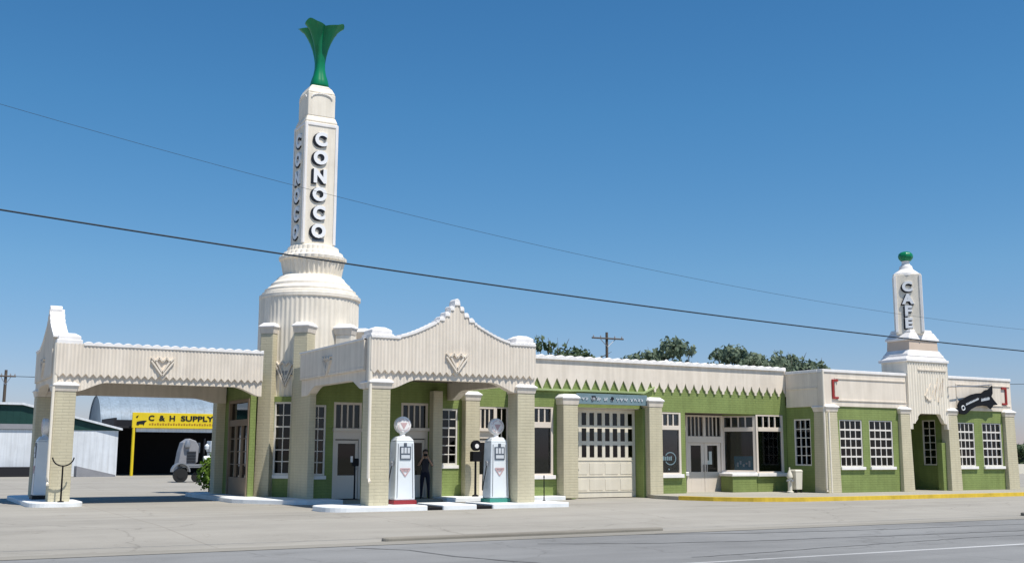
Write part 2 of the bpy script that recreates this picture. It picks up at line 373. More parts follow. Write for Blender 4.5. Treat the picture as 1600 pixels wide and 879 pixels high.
# fluted parapet panel over a canopy, with a row of teeth
def fascia(parent, F, u0, u1, top, bot, zt=4.2, tooth=.24, th=.30, proud=.075, flute=.12, teeth=True, name='fascia', mt='cream', inner=None):
    mb = MB(); n = max(2, int(round((u1-u0)/.03))); P = F.P
    rows = []
    for i in range(n+1):
        u = u0+(u1-u0)*i/n; fl = .010*math.cos(2*math.pi*(u-u0)/flute)
        md = zt-(.125*triw((u-u0)/tooth) if teeth else 0)
        rows.append([P(u, top(u), proud+fl), P(u, md, proud+fl), P(u, md, fl), P(u, bot(u), fl), P(u, bot(u), -th), P(u, top(u), -th)])
    vs = [p for r in rows for p in r]; fs = []
    for i in range(n):
        for k in range(6):
            a, b = i*6+k, i*6+(k+1) % 6; fs.append((a, b, b+6, a+6))
    fs += [tuple(range(6)), tuple(n*6+k for k in range(5, -1, -1))]
    mb.add(vs, fs)
    return obj(name, mb, M[mt], parent)
# scalloped white capping along a parapet top
def coping(parent, F, u0, u1, top, period=.30, h=.075, th=.30, over=.05, proud=.055, base=.05):
    mb = MB(); n = max(2, int(round((u1-u0)/(period/8)))); P = F.P; rows = []
    for i in range(n+1):
        u = u0+(u1-u0)*i/n; b = h*abs(math.sin(math.pi*(u-u0)/period))**.7 if h else 0
        z = top(u); rows.append([P(u, z-base, proud+over), P(u, z+.012+b*.75, proud+over), P(u, z+.02+b, .01), P(u, z+.02+b, -th-.02), P(u, z-base, -th-.02)])
    vs = [p for r in rows for p in r]; fs = []
    for i in range(n):
        for k in range(5):
            a, b = i*5+k, i*5+(k+1) % 5; fs.append((a, b, b+5, a+5))
    fs += [tuple(range(5)), tuple(n*5+k for k in range(4, -1, -1))]
    mb.add(vs, fs)
    return obj('coping', mb, M['white'], parent)
# V shaped crown ornament in relief
def crown(parent, F, uc, zt, wdt=.76, w0=.08, ht=.62, mt='cream', t=.055, d=.07):
    mb = MB()
    def bar(a, b):
        a = Vector(a); b = Vector(b); q = (b-a).normalized(); nn = Vector((-q.y, q.x))*t/2
        mb.prism([tuple(a+nn), tuple(b+nn), tuple(b-nn), tuple(a-nn)], lambda x, z, w: F.P(x, z, w), w0-.02, w0+d)
    h = wdt/2
    bar((uc-h, zt-.12), (uc, zt-ht)); bar((uc+h, zt-.12), (uc, zt-ht))
    bar((uc-h*.62, zt-.13), (uc, zt-ht*.82)) ; bar((uc+h*.62, zt-.13), (uc, zt-ht*.82))
    k = 6
    for i in range(k):
        a = uc-h+wdt*i/k; b = uc-h+wdt*(i+1)/k
        bar((a, zt-(0 if i % 2 == 0 else .14)), (b, zt-(.14 if i % 2 == 0 else 0)))
    return obj('crown_ornament', mb, M[mt], parent)
def pier(parent, cx, cy, hx, hy, z1=3.6, cap=.3, z0=-.1, mt='tan', ang=0, batter=0.0, slope=True, label=None):
    """square pier with a flared two-stage cap"""
    ca, sa = math.cos(ang), math.sin(ang)
    def rot(mb):
        if ang: mb.v = [(cx+(x-cx)*ca-(y-cy)*sa, cy+(x-cx)*sa+(y-cy)*ca, z) for x, y, z in mb.v]
    mb = MB(); mb.frus(cx, cy, z0, z1, hx+batter, hy+batter, hx, hy); rot(mb)
    p = obj('pier', mb, M[mt], parent, bevel=.02)
    if label: p['label'] = label
    if cap:
        c = MB(); c.frus(cx, cy, z1+.001, z1+cap*.55, hx+.015, hy+.015, hx+.05, hy+.05); rot(c)
        obj('cap_band', c, M['cream'], p, bevel=.01)
        c = MB(); c.frus(cx, cy, z1+cap*.55+.001, z1+cap*.68, hx+.075, hy+.075, hx+.085, hy+.085)
        c.frus(cx, cy, z1+cap*.68+.001, z1+cap, hx+.08, hy+.08, hx-.06, hy-.06); rot(c)
        obj('cap', c, M['white'], p, bevel=.012)
    return p

# ================================================================== SETTING
g = MB(); g.add([(-1500, -400, -.42), (1800, -400, -.42), (1800, 2500, -.42), (-1500, 2500, -.42)], [(0, 1, 2, 3)])
obj('ground', g, M['dirt'], kind='structure')
def sheet(name, xs, ys, zf, m, clip=None):
    mb = MB(); nx, ny = len(xs), len(ys)
    mb.add([(x, y, zf(x, y)) for y in ys for x in xs], [(j*nx+i, j*nx+i+1, (j+1)*nx+i+1, (j+1)*nx+i) for j in range(ny-1) for i in range(nx-1)])
    return obj(name, mb, m, kind='structure')
sheet('road', [-140, 220], [-14, 22.55], lambda x, y: -.30, M['road'])
def lotz(x, y):
    t = sstep((y-22.5)/6.5); return -.296*(1-t)-.15*t
sheet('forecourt_pavement', [-140, -60, 0, 30, 60, 130], [22.5, 23.5, 24.5, 25.5, 26.5, 27.5, 28.5, 29.0, 40, 70, 100, 112], lotz, M['lot'])
# gutter strip along the road edge
mb = MB(); mb.add([(-140, 21.95, -.292), (220, 21.95, -.292), (220, 22.6, -.284), (-140, 22.6, -.284)], [(0, 1, 2, 3)])
obj('gutter', mb, M['gutter'], kind='structure')
# raised road kerbs between the driveways
def kerb(x0, x1, y0, y1, z0, z1, m, n=10):
    mb = MB(); pts = []
    rad = (y1-y0)/2
    for i in range(n+1): a = -math.pi/2+math.pi*i/n; pts.append((x1-rad*1.6+rad*1.6*math.cos(a), (y0+y1)/2+rad*math.sin(a)))
    for i in range(n+1): a = math.pi/2+math.pi*i/n; pts.append((x0+rad*1.6+rad*1.6*math.cos(a), (y0+y1)/2+rad*math.sin(a)))
    mb.prism(pts, lambda a, b, w: (a, b, w), z0, z1)
    o = obj('kerb', mb, m, kind='structure', bevel=.03); return o
kerb(9.7, 17.3, 22.66, 22.98, -.4, -.215, M['rust'])
kerb(31.6, 44, 22.75, 23.2, -.4, -.19, M['rust'])
# lane line and tar-sealed cracks
mb = MB(); mb.box(11.2, 120, 15.78, 15.90, -.31, -.2955); obj('lane_line', mb, M['paint'], kind='structure')
def crackline(pts, wd, name='tar_line'):
    mb = MB(); rnd = random.Random(len(pts)*7+int(pts[0][0]*10)); L = []
    for i in range(len(pts)-1):
        a, b = Vector(pts[i]), Vector(pts[i+1]); k = max(2, int((b-a).length/.35))
        for j in range(k): L.append(a.lerp(b, j/k)+Vector((rnd.uniform(-.04, .04), rnd.uniform(-.06, .06))))
    L.append(Vector(pts[-1]))
    vs = []
    for i, p in enumerate(L):
        t = (L[min(i+1, len(L)-1)]-L[max(0, i-1)]).normalized(); q = Vector((-t.y, t.x))*wd*rnd.uniform(.5, 1.2)/2
        vs += [(p.x+q.x, p.y+q.y, -.2952), (p.x-q.x, p.y-q.y, -.2952)]
    mb.add(vs, [(2*i, 2*i+1, 2*i+3, 2*i+2) for i in range(len(L)-1)])
    obj(name, mb, M['tar'], kind='structure')
crackline([(8.6, 21.5), (9.3, 20.6), (9.5, 19), (10.2, 17.2), (10.8, 15)], .10)
crackline([(16.0, 22.0), (19.0, 21.0), (22.4, 20.6), (27, 20.4), (33, 20.1)], .10)
crackline([(12.4, 20.7), (14.5, 19.8), (17, 19.2), (21, 18.9), (26, 18.6)], .07)
crackline([(13.4, 16.7), (17.0, 17.1), (22, 17.6), (30, 17.4)], .06)
# sidewalk with yellow kerb in front of shop and cafe
SW = [(26.95, 36.0), (27.05, 34.6), (27.6, 33.2), (28.6, 32.1), (30.2, 31.45), (33, 31.3), (60, 31.75), (60, 37.25), (33.45, 37.25), (33.4, 38.6), (29.5, 38.6), (29.45, 37.25), (27.4, 37.25)]
mb = MB(); mb.prism(SW, lambda a, b, w: (a, b, w), -.3, -.012); obj('sidewalk', mb, M['walk'], kind='structure')
mb = MB(); L = SW[1:7]; vs = []
fine = []
for i in range(len(L)-1):
    for j in range(6): fine.append(Vector(L[i]).lerp(Vector(L[i+1]), j/6))
fine.append(Vector(L[-1]))
for i, p in enumerate(fine):
    t = (fine[min(i+1, len(fine)-1)]-fine[max(0, i-1)]).normalized(); nrm = Vector((t.y, -t.x))
    a = p+nrm*.03; b = p-nrm*.16; c = p+nrm*.012
    vs += [(a.x, a.y, -.3), (c.x, c.y, .0), (b.x, b.y, .004), (b.x, b.y, -.3)]
fs = []
for i in range(len(fine)-1):
    for k in range(3): a = i*4+k; fs.append((a, a+1, a+5, a+4))
mb.add(vs, fs); obj('kerb', mb, M['yellowkerb'], kind='structure')
# white concrete islands
def island(poly, z0=-.3, z1=0.0, m='curbwhite', name='island_kerb'):
    mb = MB(); mb.prism(poly, lambda a, b, w: (a, b, w), z0, z1); return obj(name, mb, M[m], kind='structure', bevel=.025)
def rrect(x0, x1, y0, y1, rl, rr, n=7):
    p = []
    for cx, cy, r, a0 in ((x1-rr, y0+rr, rr, -90), (x1-rr, y1-rr, rr, 0), (x0+rl, y1-rl, rl, 90), (x0+rl, y0+rl, rl, 180)):
        for i in range(n+1): a = R(a0+90*i/n); p.append((cx+r*math.cos(a), cy+r*math.sin(a)))
    return p
island(rrect(11.75, 15.02, 31.75, 33.75, .75, .05))
island(rrect(15.55, 16.75, 31.75, 33.75, .05, .05))
island(rrect(17.32, 20.3, 31.75, 33.75, .05, .2))
island([(15.03, 31.8), (15.54, 31.8), (15.54, 33.7), (15.03, 33.7)], z1=-.05, m='black')  # black block fills the island gap, standing in for its shade
island([(16.76, 31.8), (17.31, 31.8), (17.31, 33.7), (16.76, 33.7)], z1=-.05, m='black')  # second gap, its shade likewise a black block
island(rrect(4.30, 6.0, 38.75, 46.2, .6, .6))
island([(11.0, 46.3), (11.0, 39.4), (11.25, 38.9), (12.5, 37.1), (12.9, 36.9), (14.2, 36.9), (14.2, 38.5), (13.4, 39.6), (12.1, 41.2), (12.1, 46.3)])
island([(14.205, 37.2), (15.6, 37.2), (15.6, 38.42), (14.205, 38.42)], z1=-.06, m='walk', name='entry_step')
island([(15.605, 36.9), (16.9, 36.9), (16.9, 38.42), (15.605, 38.42)])
island([(16.905, 37.2), (18.2, 37.2), (18.2, 38.42), (16.905, 38.42)], z1=-.06, m='walk', name='entry_step')
island([(18.205, 36.9), (21.5, 36.9), (21.5, 36.5), (23.1, 36.5), (23.1, 37.25), (21.8, 37.25), (21.8, 38.42), (18.205, 38.42)])

# ================================================================== THE STATION
ST = thing('filling_station', (21, 39, -.1), 'long cream and green art deco filling station with fluted tower, two canopies and cafe', 'building')
# ---- walls
wl = MB()
D1 = (14.33, 15.43, -.1, 3.44); D2 = (17.0, 18.12, -.1, 3.48); W1 = (13.47, 14.04, .80, 3.32); W3 = (18.66, 19.38, 1.16, 3.30)
D3 = (20.12, 21.62, -.1, 3.42)
wall_holes(wl, FX(38.4), 13.25, 21.75, -.2, 4.7, [D1, D2, W1, W3, D3])
LD = (41.06, 43.8, -.1, 3.62)
wall_holes(wl, FL(12.0), 41.0, 45.3, -.2, 4.7, [LD])
wall_holes(wl, FL(21.75), 37.21, 38.39, -.2, 4.7, [])
wall_holes(wl, FL(13.25), 38.41, 39.75, -.2, 4.7, [])
# shop front
SW1 = (21.95, 22.97, .77, 3.42)
GD = (24.0, 27.29, -.2, 3.44)
SW2 = (27.96, 29.27, .77, 3.34)
EN = (29.5, 33.42, -.2, 3.34)
SW4 = (33.42, 35.0, .79, 3.34)
wall_holes(wl, FX(37.2), 21.75, 35.2, -.2, 4.75, [SW1, GD, SW2, EN, SW4])
# cafe
CW = [(36.10, 37.46, 1.08, 3.10), (37.90, 39.36, 1.08, 3.10), (43.62, 44.86, 1.08, 3.10), (45.42, 46.80, 1.08, 3.10)]
wall_holes(wl, FX(34.9), 35.2, 47.6, -.2, 3.75, CW+[(40.36, 42.95, -.2, 3.75)])
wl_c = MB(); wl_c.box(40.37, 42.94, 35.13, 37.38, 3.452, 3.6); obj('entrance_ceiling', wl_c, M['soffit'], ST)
CL = (35.72, 36.74, 1.12, 3.14)
wall_holes(wl, FL(35.2), 34.91, 37.19, -.2, 3.75, [CL])
wall_holes(wl, FR(47.6), 34.91, 50, -.2, 3.75, [])
wall_holes(wl, FB(50), 21.5, 47.6, -.2, 4.75, [])
wall_holes(wl, FB(45.3), 12.0, 21.5, -.2, 4.7, [])
wall_holes(wl, FL(21.5), 45.31, 49.78, -.2, 4.7, [])
# diagonal bay under the tower
FD = Frame((14.75-1.485, 42.5-1.485), (1, -1), (-1, -1))
DB = (-.37, .37, .78, 3.52)
wall_holes(wl, FD, -1.25, 1.25, -.2, 3.72, [DB])
obj('wall', wl, M['green'], ST)
# rooms behind the glass, their darkness painted into walls and floors
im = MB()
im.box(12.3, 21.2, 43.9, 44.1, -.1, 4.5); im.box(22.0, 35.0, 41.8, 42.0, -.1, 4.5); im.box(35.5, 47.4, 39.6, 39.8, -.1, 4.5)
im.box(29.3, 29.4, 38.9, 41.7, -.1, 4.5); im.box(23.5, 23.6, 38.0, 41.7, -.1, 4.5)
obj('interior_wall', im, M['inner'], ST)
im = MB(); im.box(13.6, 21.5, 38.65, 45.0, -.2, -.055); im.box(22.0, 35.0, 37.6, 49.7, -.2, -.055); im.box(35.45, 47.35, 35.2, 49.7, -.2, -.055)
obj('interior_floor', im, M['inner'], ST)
rf = MB(); rf.prism([(13.5, 38.5), (21.7, 38.5), (21.7, 45.2), (12.15, 45.2), (12.15, 42.2), (13.5, 40.9)], lambda a, b, w: (a, b, w), 4.55, 4.7); rf.box(21.78, 35.1, 37.4, 49.8, 4.56, 4.74); rf.box(35.3, 47.4, 35.2, 49.8, 4.57, 4.73)
obj('roof', rf, M['roofgrey'], ST)
# parapets of the station body, hidden mostly behind the canopies
pp = MB(); pp.box(13.3, 21.72, 38.36, 38.66, 4.705, 5.25); pp.box(11.95, 12.25, 42.3, 45.3, 4.705, 5.2); pp.box(12.25, 21.45, 45.02, 45.32, 4.705, 5.2); pp.box(21.5, 47.3, 49.72, 50.02, 4.755, 5.2)
pp.box(21.73, 22.0, 37.5, 49.7, 4.755, 5.3)
obj('parapet', pp, M['cream'], ST, bevel=.02)

# ---- windows and doors of the station body
def door(parent, F, u0, u1, z0, z1, zt, nbars=4, fm='wood', label=None):
    """glazed single door under a barred transom"""
    w = -.06; mb = MB(); fr = .09
    F.box(mb, u0, u0+fr, w-.06, w+.05, z0, z1); F.box(mb, u1-fr, u1, w-.06, w+.05, z0, z1)
    F.box(mb, u0+fr, u1-fr, w-.06, w+.05, z1-fr, z1); F.box(mb, u0+fr, u1-fr, w-.06, w+.055, zt-.40, zt-.12); F.box(mb, u0-.03, u1+.03, w-.06, w+.16, zt-.12, zt)
    for i in range(1, nbars):
        u = u0+fr+(u1-u0-2*fr)*i/nbars; F.box(mb, u-.028, u+.028, w-.03, w+.03, zt, z1-fr)
    d0, d1, dt = u0+fr+.012, u1-fr-.012, zt-.435
    st = .11
    F.box(mb, d0, d0+st, w-.05, w+.005, z0+.02, dt); F.box(mb, d1-st, d1, w-.05, w+.005, z0+.02, dt)
    F.box(mb, d0+st, d1-st, w-.05, w+.005, z0+.02, .80); F.box(mb, d0+st, d1-st, w-.05, w+.005, dt-.12, dt)
    o = obj('door', mb, M[fm], parent, bevel=.006)
    if label: o['label'] = label
    g = MB(); F.box(g, u0+fr, u1-fr, w-.02, w-.012, zt, z1-fr); F.box(g, d0+st, d1-st, w-.03, w-.022, .80, dt-.12); obj('pane', g, M['glassdark'], o)
    h = MB(); h.tube([F.P(d1-.06, 1.0, w+.05), F.P(d1-.06, 1.22, w+.05)], .014); obj('handle', h, M['steel'], o)
    return o
F39 = FX(38.4)
window(ST, F39, *W1, 2, 6, rails=(4,), silld=.03, gm='glassdark')
window(ST, F39, *W3, 2, 6, rails=(4,), silld=.04, gm='glassdark')
door(ST, F39, *D1[:2], -.05, D1[3], 2.5)
door(ST, F39, *D2[:2], -.05, D2[3], 2.55)
door(ST, F39, D3[0], 21.06, -.02, D3[3], 2.58, nbars=4)
window(ST, F39, 21.06, D3[1], .0, D3[3], 2, 2, fr=.06, fm='wood', gm='glassdark', sill=False)
window(ST, FD, *DB, 2, 6, rails=(4,), silld=.03, gm='glassdark')
# brown glazed entrance in the shaded left wall
mb = MB(); F = FL(12.0); u0, u1 = LD[0], LD[1]; z1 = LD[3]
F.box(mb, u0, u0+.14, -.12, .05, -.1, z1); F.box(mb, u1-.14, u1, -.12, .05, -.1, z1); F.box(mb, u0+.14, u1-.14, -.12, .05, z1-.12, z1)
F.box(mb, u0+.14, u1-.14, -.12, .03, 2.62, 2.86); F.box(mb, u0+.14, u1-.14, -.1, .0, -.1, .68)
for k in range(1, 3): u = u0+.14+(u1-u0-.28)*k/3; F.box(mb, u-.06, u+.06, -.12, .02, .68, 2.62)
for k in range(1, 4): z = .68+(2.62-.68)*k/4; F.box(mb, u0+.14, u1-.14, -.1, -.02, z-.02, z+.02)
o = obj('window', mb, M['brown'], ST, bevel=.006, label='large shaded shop window facing the left drive-through')
g = MB(); F.box(g, u0+.1, u1-.1, -.07, -.06, .6, z1-.1); obj('pane', g, M['glassdark'], o)

# ---- canopies
flat52 = lambda u: 5.2
def archbot(a, b, lo=3.62, hi=3.93, run=.95):
    return lambda u: lo+(hi-lo)*(sstep(min(u-a, b-u)/run)**.8 if min(u-a, b-u) > 0 else 0)
def gable(c, base=5.25, k=1.0):
    def f(u):
        d = abs(u-c)
        if d < .10: return 6.46
        if d < .26: return 6.28
        if d < .44: return 6.08
        if d < .64: return 5.92
        if d < .75: return 5.84
        if d < 2.0: t = (2.0-d)/1.25; return base+.05+.50*(t**1.35)
        return base
    return f
# front canopy
FA = FX(32.3); LA = FL(13.2); RA = FR(19.2)
gt = gable(16.2)
o = fascia(ST, FA, 13.2, 19.2, gt, archbot(13.95, 18.45)); coping(o, FA, 13.2, 19.2, gt, period=.15, h=.03); crown(o, FA, 16.2, 4.82)
mb = MB()   # ogee crest on the gable top
mb.prism([(16.2+.10*math.cos(a), 6.50+.13*math.sin(a)) for a in [i*math.pi/8 for i in range(-2, 11)]], lambda a, b, w: FA.P(a, b, w), -.3, .09)
for s in (-1, 1):
    for dx, zz in ((.18, 6.30), (.35, 6.10), (.54, 5.94)):
        mb.prism([(16.2+s*dx+.085*math.cos(a), zz+.085*math.sin(a)) for a in [i*math.pi/6 for i in range(-1, 8)]], lambda a, b, w: FA.P(a, b, w), -.3, .085)
obj('crest', mb, M['white'], o, bevel=.01)
def side_fascia(F, u0, u1, a, b, top=flat52, ornament=None, teeth=False):
    o = fascia(ST, F, u0, u1, top, archbot(a, b), teeth=teeth)
    m = MB(); F.box(m, u0+.05, u1-.05, .03, .085, 4.22, 4.29); obj('string_course', m, M['cream'], o, bevel=.01)
    coping(o, F, u0, u1, top, period=.3, h=.0)
    if ornament: crown(o, F, ornament, 4.85)
    return o
side_fascia(LA, 32.62, 38.8, 33.02, 38.2, ornament=35.9)
side_fascia(RA, 32.62, 38.38, 33.02, 38.0)
# left canopy
FA2 = FX(39.4); LA2 = FL(4.9); BA2 = FB(44.5)
o = fascia(ST, FA2, 4.9, 11.92, flat52, archbot(5.65, 11.85)); coping(o, FA2, 5.75, 11.92, flat52, period=.32, h=.07); crown(o, FA2, 8.35, 4.85)
gl_ = gable(41.0)
o = fascia(ST, LA2, 39.72, 44.18, gl_, archbot(40.1, 43.9)); coping(o, LA2, 39.55, 44.18, gl_, period=.16, h=.03, th=.36); crown(o, LA2, 41.9, 4.82)
mb = MB(); mb.prism([(41.0+.12*math.cos(a), 6.50+.13*math.sin(a)) for a in [i*math.pi/8 for i in range(-2, 11)]], lambda a, b, w: LA2.P(a, b, w), -.3, .09)
obj('crest', mb, M['white'], o, bevel=.01)
o = fascia(ST, BA2, 4.9, 11.94, flat52, archbot(5.65, 11.6, 3.55, 3.72)); coping(o, BA2, 4.9, 11.94, flat52, period=.32, h=.07)
# corner blocks on the parapets
for x0, x1, y0, y1 in ((13.22, 13.95, 32.26, 33.0), (18.45, 19.18, 32.26, 33.0), (4.92, 5.68, 39.36, 40.1), (4.92, 5.68, 43.8, 44.47)):
    mb = MB(); mb.box(x0-.03, x1+.03, y0-.03, y1+.03, 5.16, 5.33)
    mb.frus((x0+x1)/2, (y0+y1)/2, 5.331, 5.45, (x1-x0)/2-.02, (y1-y0)/2-.02, (x1-x0)/2-.02, (y1-y0)/2-.02)
    mb.frus((x0+x1)/2, (y0+y1)/2, 5.451, 5.56, (x1-x0)/2-.02, (y1-y0)/2-.02, (x1-x0)/2-.2, (y1-y0)/2-.2)
    obj('corner_block', mb, M['white'], ST, bevel=.02)
mb = MB(); mb.frus(11.75, 43.9, 5.2, 5.62, .3, .3, .04, .04); obj('corner_block', mb, M['white'], ST)
# ceilings and canopy roofs
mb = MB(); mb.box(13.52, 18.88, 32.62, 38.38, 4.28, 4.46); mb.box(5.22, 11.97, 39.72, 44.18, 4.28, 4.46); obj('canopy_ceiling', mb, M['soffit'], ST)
# corner mouldings and downpipes
for x, y in ((13.17, 32.27), (4.87, 39.37)):
    mb = MB(); mb.lathe(x+.05, y+.05, [(.085, 3.66), (.085, 5.2)], 12); obj('corner_moulding', mb, M['cream_tower'], ST, smooth=True)
def downpipe(x, y, z0, z1, kick=(0, -.12)):
    mb = MB(); mb.tube([(x, y, z1), (x, y, z0+.12), (x+kick[0], y+kick[1], z0)], .05, 10); obj('downpipe', mb, M['cream_tower'], ST, smooth=True)
downpipe(13.20, 32.23, .72, 3.75)
downpipe(4.88, 39.33, .55, 3.75)
# piers
for cx, cy in ((13.57, 32.59), (18.85, 32.59), (5.27, 39.69), (5.22, 44.15)):
    pier(ST, cx, cy, .335, .335, z1=3.6, cap=.32)
for cx, cy, hx, hy in ((13.36, 38.9, .125, .95), (18.36, 38.22, .20, .18), (11.85, 44.75, .2, .3)):
    pier(ST, cx, cy, hx, hy, z1=4.72 if cx < 13.5 and cx > 13 else 3.95, cap=0)
pier(ST, 19.86, 38.26, .31, .2, z1=3.62, cap=.36)
pier(ST, 23.47, 37.0, .34, .30, z1=3.5, cap=.42)
pier(ST, 27.60, 37.0, .33, .30, z1=3.5, cap=.40)

# ---- tower
TX, TY = 14.75, 42.5
NF = 64
def flut(n, d): return lambda t, z: 1+d*math.cos(n*t)
mb = MB(); mb.lathe(TX-.06, TY, [(1.97, 3.70), (1.97, 7.64)], NF*6, flut(NF, .0055))
TW = obj('tower', mb, M['cream_tower'], ST, label='tall round fluted tower carrying a square lettered shaft and green tulip finial')
mb = MB(); mb.lathe(TX-.03, TY, [(1.95, 7.60), (2.02, 7.64), (2.02, 7.77), (1.93, 7.80), (1.92, 7.88), (1.82, 7.92), (1.82, 8.02), (1.74, 8.05), (1.68, 8.13), (1.60, 8.16), (1.58, 8.27), (1.50, 8.32), (1.38, 8.44), (1.34, 8.52), (1.24, 8.60), (1.10, 8.62)], 96)
obj('shoulder', mb, M['cream_light'], TW, smooth=True)
mb = MB(); mb.lathe(TX+.03, TY, [(1.13, 8.55), (1.15, 8.7), (1.26, 9.26)], 40*6, flut(40, .024)); obj('collar', mb, M['cream_tower'], TW)
mb = MB()
def petal(t, z): return 1+.035*abs(math.sin(16*t))
mb.lathe(TX+.03, TY, [(1.22, 9.22), (1.31, 9.27), (1.32, 9.38), (1.20, 9.44), (1.15, 9.58), (1.02, 9.63), (.99, 9.80), (.84, 9.86), (.6, 9.90)], 160, petal); obj('collar_crown', mb, M['cream_light'], TW)
mb = MB(); a = .69
mb.box(TX-a, TX+a, TY-a, TY+a, 9.5, 14.95); TS = mb
mb.frus(TX, TY, 14.951, 15.22, a, a, .60, .60)
mb.box(TX-.59, TX+.59, TY-.59, TY+.59, 15.2, 16.22)
mb.frus(TX, TY, 16.221, 16.50, .59, .59, .46, .46); mb.frus(TX, TY, 16.501, 16.60, .46, .46, .36, .36)
obj('shaft', mb, M['cream_tower'], TW, bevel=.05)
mb = MB()
for F, c in ((FX(TY-a), TX), (FL(TX-a), TY), (FR(TX+a), TY)):
    F.box(mb, c-a+.0, c-a+.10, .0, .028, 9.9, 14.9); F.box(mb, c+a-.10, c+a, .0, .028, 9.9, 14.9); F.box(mb, c-a+.1, c+a-.1, .0, .028, 14.78, 14.9)
    for k in range(14):   # arch in relief on the upper block
        t0, t1 = math.pi*k/14, math.pi*(k+1)/14
        pts = [(c+.46*math.cos(t0), 16.0+.20*math.sin(t0)), (c+.46*math.cos(t1), 16.0+.20*math.sin(t1)), (c+.41*math.cos(t1), 15.99+.17*math.sin(t1)), (c+.41*math.cos(t0), 15.99+.17*math.sin(t0))]
        mb.prism(pts, lambda u, z, w, F=F: F.P(u, z, w), -.12, -.06)
obj('shaft_moulding', mb, M['white'], TW, bevel=.008)
mb = MB(); F = FX(TY-a); F.box(mb, TX-.28, TX+.22, -.01, .02, 9.99, 10.11)
obj('vent', mb, M['dial'], TW)
# letters
def text_mesh(txt, size, extrude, offset):
    c = bpy.data.curves.new('lettering', 'FONT'); c.body = txt; c.size = size; c.extrude = extrude; c.offset = offset; c.align_x = 'CENTER'; c.resolution_u = 4
    t = bpy.data.objects.new('lettering', c); COL.objects.link(t)
    dg = bpy.context.evaluated_depsgraph_get(); me = bpy.data.meshes.new_from_object(t.evaluated_get(dg))
    V = [tuple(v.co) for v in me.vertices]; Fc = [tuple(p.vertices) for p in me.polygons]
    bpy.data.objects.remove(t); bpy.data.curves.remove(c); bpy.data.meshes.remove(me)
    return V, Fc
def letter(mb, ch, F, uc, zc, h, w, dep, sgn=1, bold=.02, mi=0, wx=1.0):
    V, Fc = text_mesh(ch, 1.0, .5, bold)
    xs = [v[0] for v in V]; ys = [v[1] for v in V]; mx, my = (min(xs)+max(xs))/2, (min(ys)+max(ys))/2; k = h/(max(ys)-min(ys))
    mb.add([F.P(uc+sgn*(v[0]-mx)*k*wx, zc+(v[1]-my)*k, w+(v[2]+.5)*dep) for v in V], Fc, mi)
def stacked(F, uc, items, h, parent, sgn=1, wx=1.0, dx=-.085, dz=-.05, bold=.06):
    blk, wht = MB(), MB()
    for ch, z in items:
        letter(blk, ch, F, uc+dx*sgn, z+dz, h, .0, .045, sgn, bold*1.4, wx=wx); letter(blk, ch, F, uc+dx*.4*sgn, z+dz*.4, h*1.02, .0, .055, sgn, bold, wx=wx)
        letter(wht, ch, F, uc, z, h*.98, .0, .07, sgn, bold*.85, wx=wx)
    b = obj('lettering_shadow', blk, M['letterblack'], parent); w = obj('lettering', wht, M['letterwhite'], parent)
zs = [14.22, 13.45, 12.68, 11.93, 11.17, 10.42]
items = list(zip('CONOCO', zs))
stacked(FX(TY-a), TX-.03, items, .60, TW)
stacked(FL(TX-a), TY, items, .60, TW, sgn=-1)
stacked(FR(TX+a), TY, items, .60, TW, sgn=1)
# tulip finial
def tul(t, z):
    k = sstep((z-17.6)/1.9); q = abs(math.cos(2*(t-math.pi/4)))
    return 1-(.10+.36*k)*(1-q**1.1)
prof = [(.39, 16.58), (.40, 16.75), (.36, 16.95), (.27, 17.25), (.225, 17.55), (.225, 17.85), (.27, 18.15), (.35, 18.5), (.46, 18.82), (.60, 19.10), (.74, 19.33), (.90, 19.48), (1.00, 19.55), (1.03, 19.56)]
n = 96; mb = MB(); vs = []; cx, cy = TX+.07, TY
def lip(t, z):
    q = abs(math.cos(2*(t-math.pi/4))); return (-.03*(1-q**2)+.13*q**14)*max(0, min(1, (z-18.9)/.66))
for j, (r, z) in enumerate(prof):
    for i in range(n):
        t = 2*math.pi*i/n; vs.append((cx+r*tul(t, z)*math.cos(t), cy+r*tul(t, z)*math.sin(t), z+lip(t, z)))
k = len(prof)
for j, (r, z) in enumerate(reversed(prof[5:])):     # inside of the cup
    for i in range(n):
        t = 2*math.pi*i/n; rr = max(.02, r*tul(t, z)-.05); vs.append((cx+rr*math.cos(t), cy+rr*math.sin(t), z+lip(t, z)+.012))
kk = k+len(prof[5:])
mb.add(vs, [(j*n+i, j*n+(i+1) % n, (j+1)*n+(i+1) % n, (j+1)*n+i) for j in range(kk-1) for i in range(n)]+[tuple(range(n-1, -1, -1)), tuple((kk-1)*n+i for i in range(n))])
mb.v = [(x, y, 16.6+(z-16.6)*.875) for x, y, z in mb.v]
obj('tulip_finial', mb, M['tulip'], TW, smooth='all')
# buttress piers round the drum
def radial_pier(ang, s, z1=6.12, z0=-.1, r=2.18, hx=.29, hy=.33, mt='tan', batter=0):
    e = Vector((math.cos(ang), math.sin(ang))); t = Vector((-e.y, e.x)); c = Vector((TX, TY))+e*r+t*s
    return pier(ST, c.x, c.y, hy, hx, z1=z1, cap=.42, z0=z0, ang=ang, mt=mt, batter=batter)
for s, a, b in ((-.66, -.95, .26), (.76, .55, .28)):
    radial_pier(R(225), s, r=2.02, hx=b, batter=.05)
    radial_pier(R(315), a, r=1.98, hx=.22, z0=4.6, mt='cream_tower'); radial_pier(R(45), a, r=1.98, z0=4.6, mt='cream_tower')
crown(ST, Frame((TX-2.0*.7071, TY-2.0*.7071), (1, -1), (-1, -1)), 0, 5.05, wdt=.80, w0=.0, ht=.95)

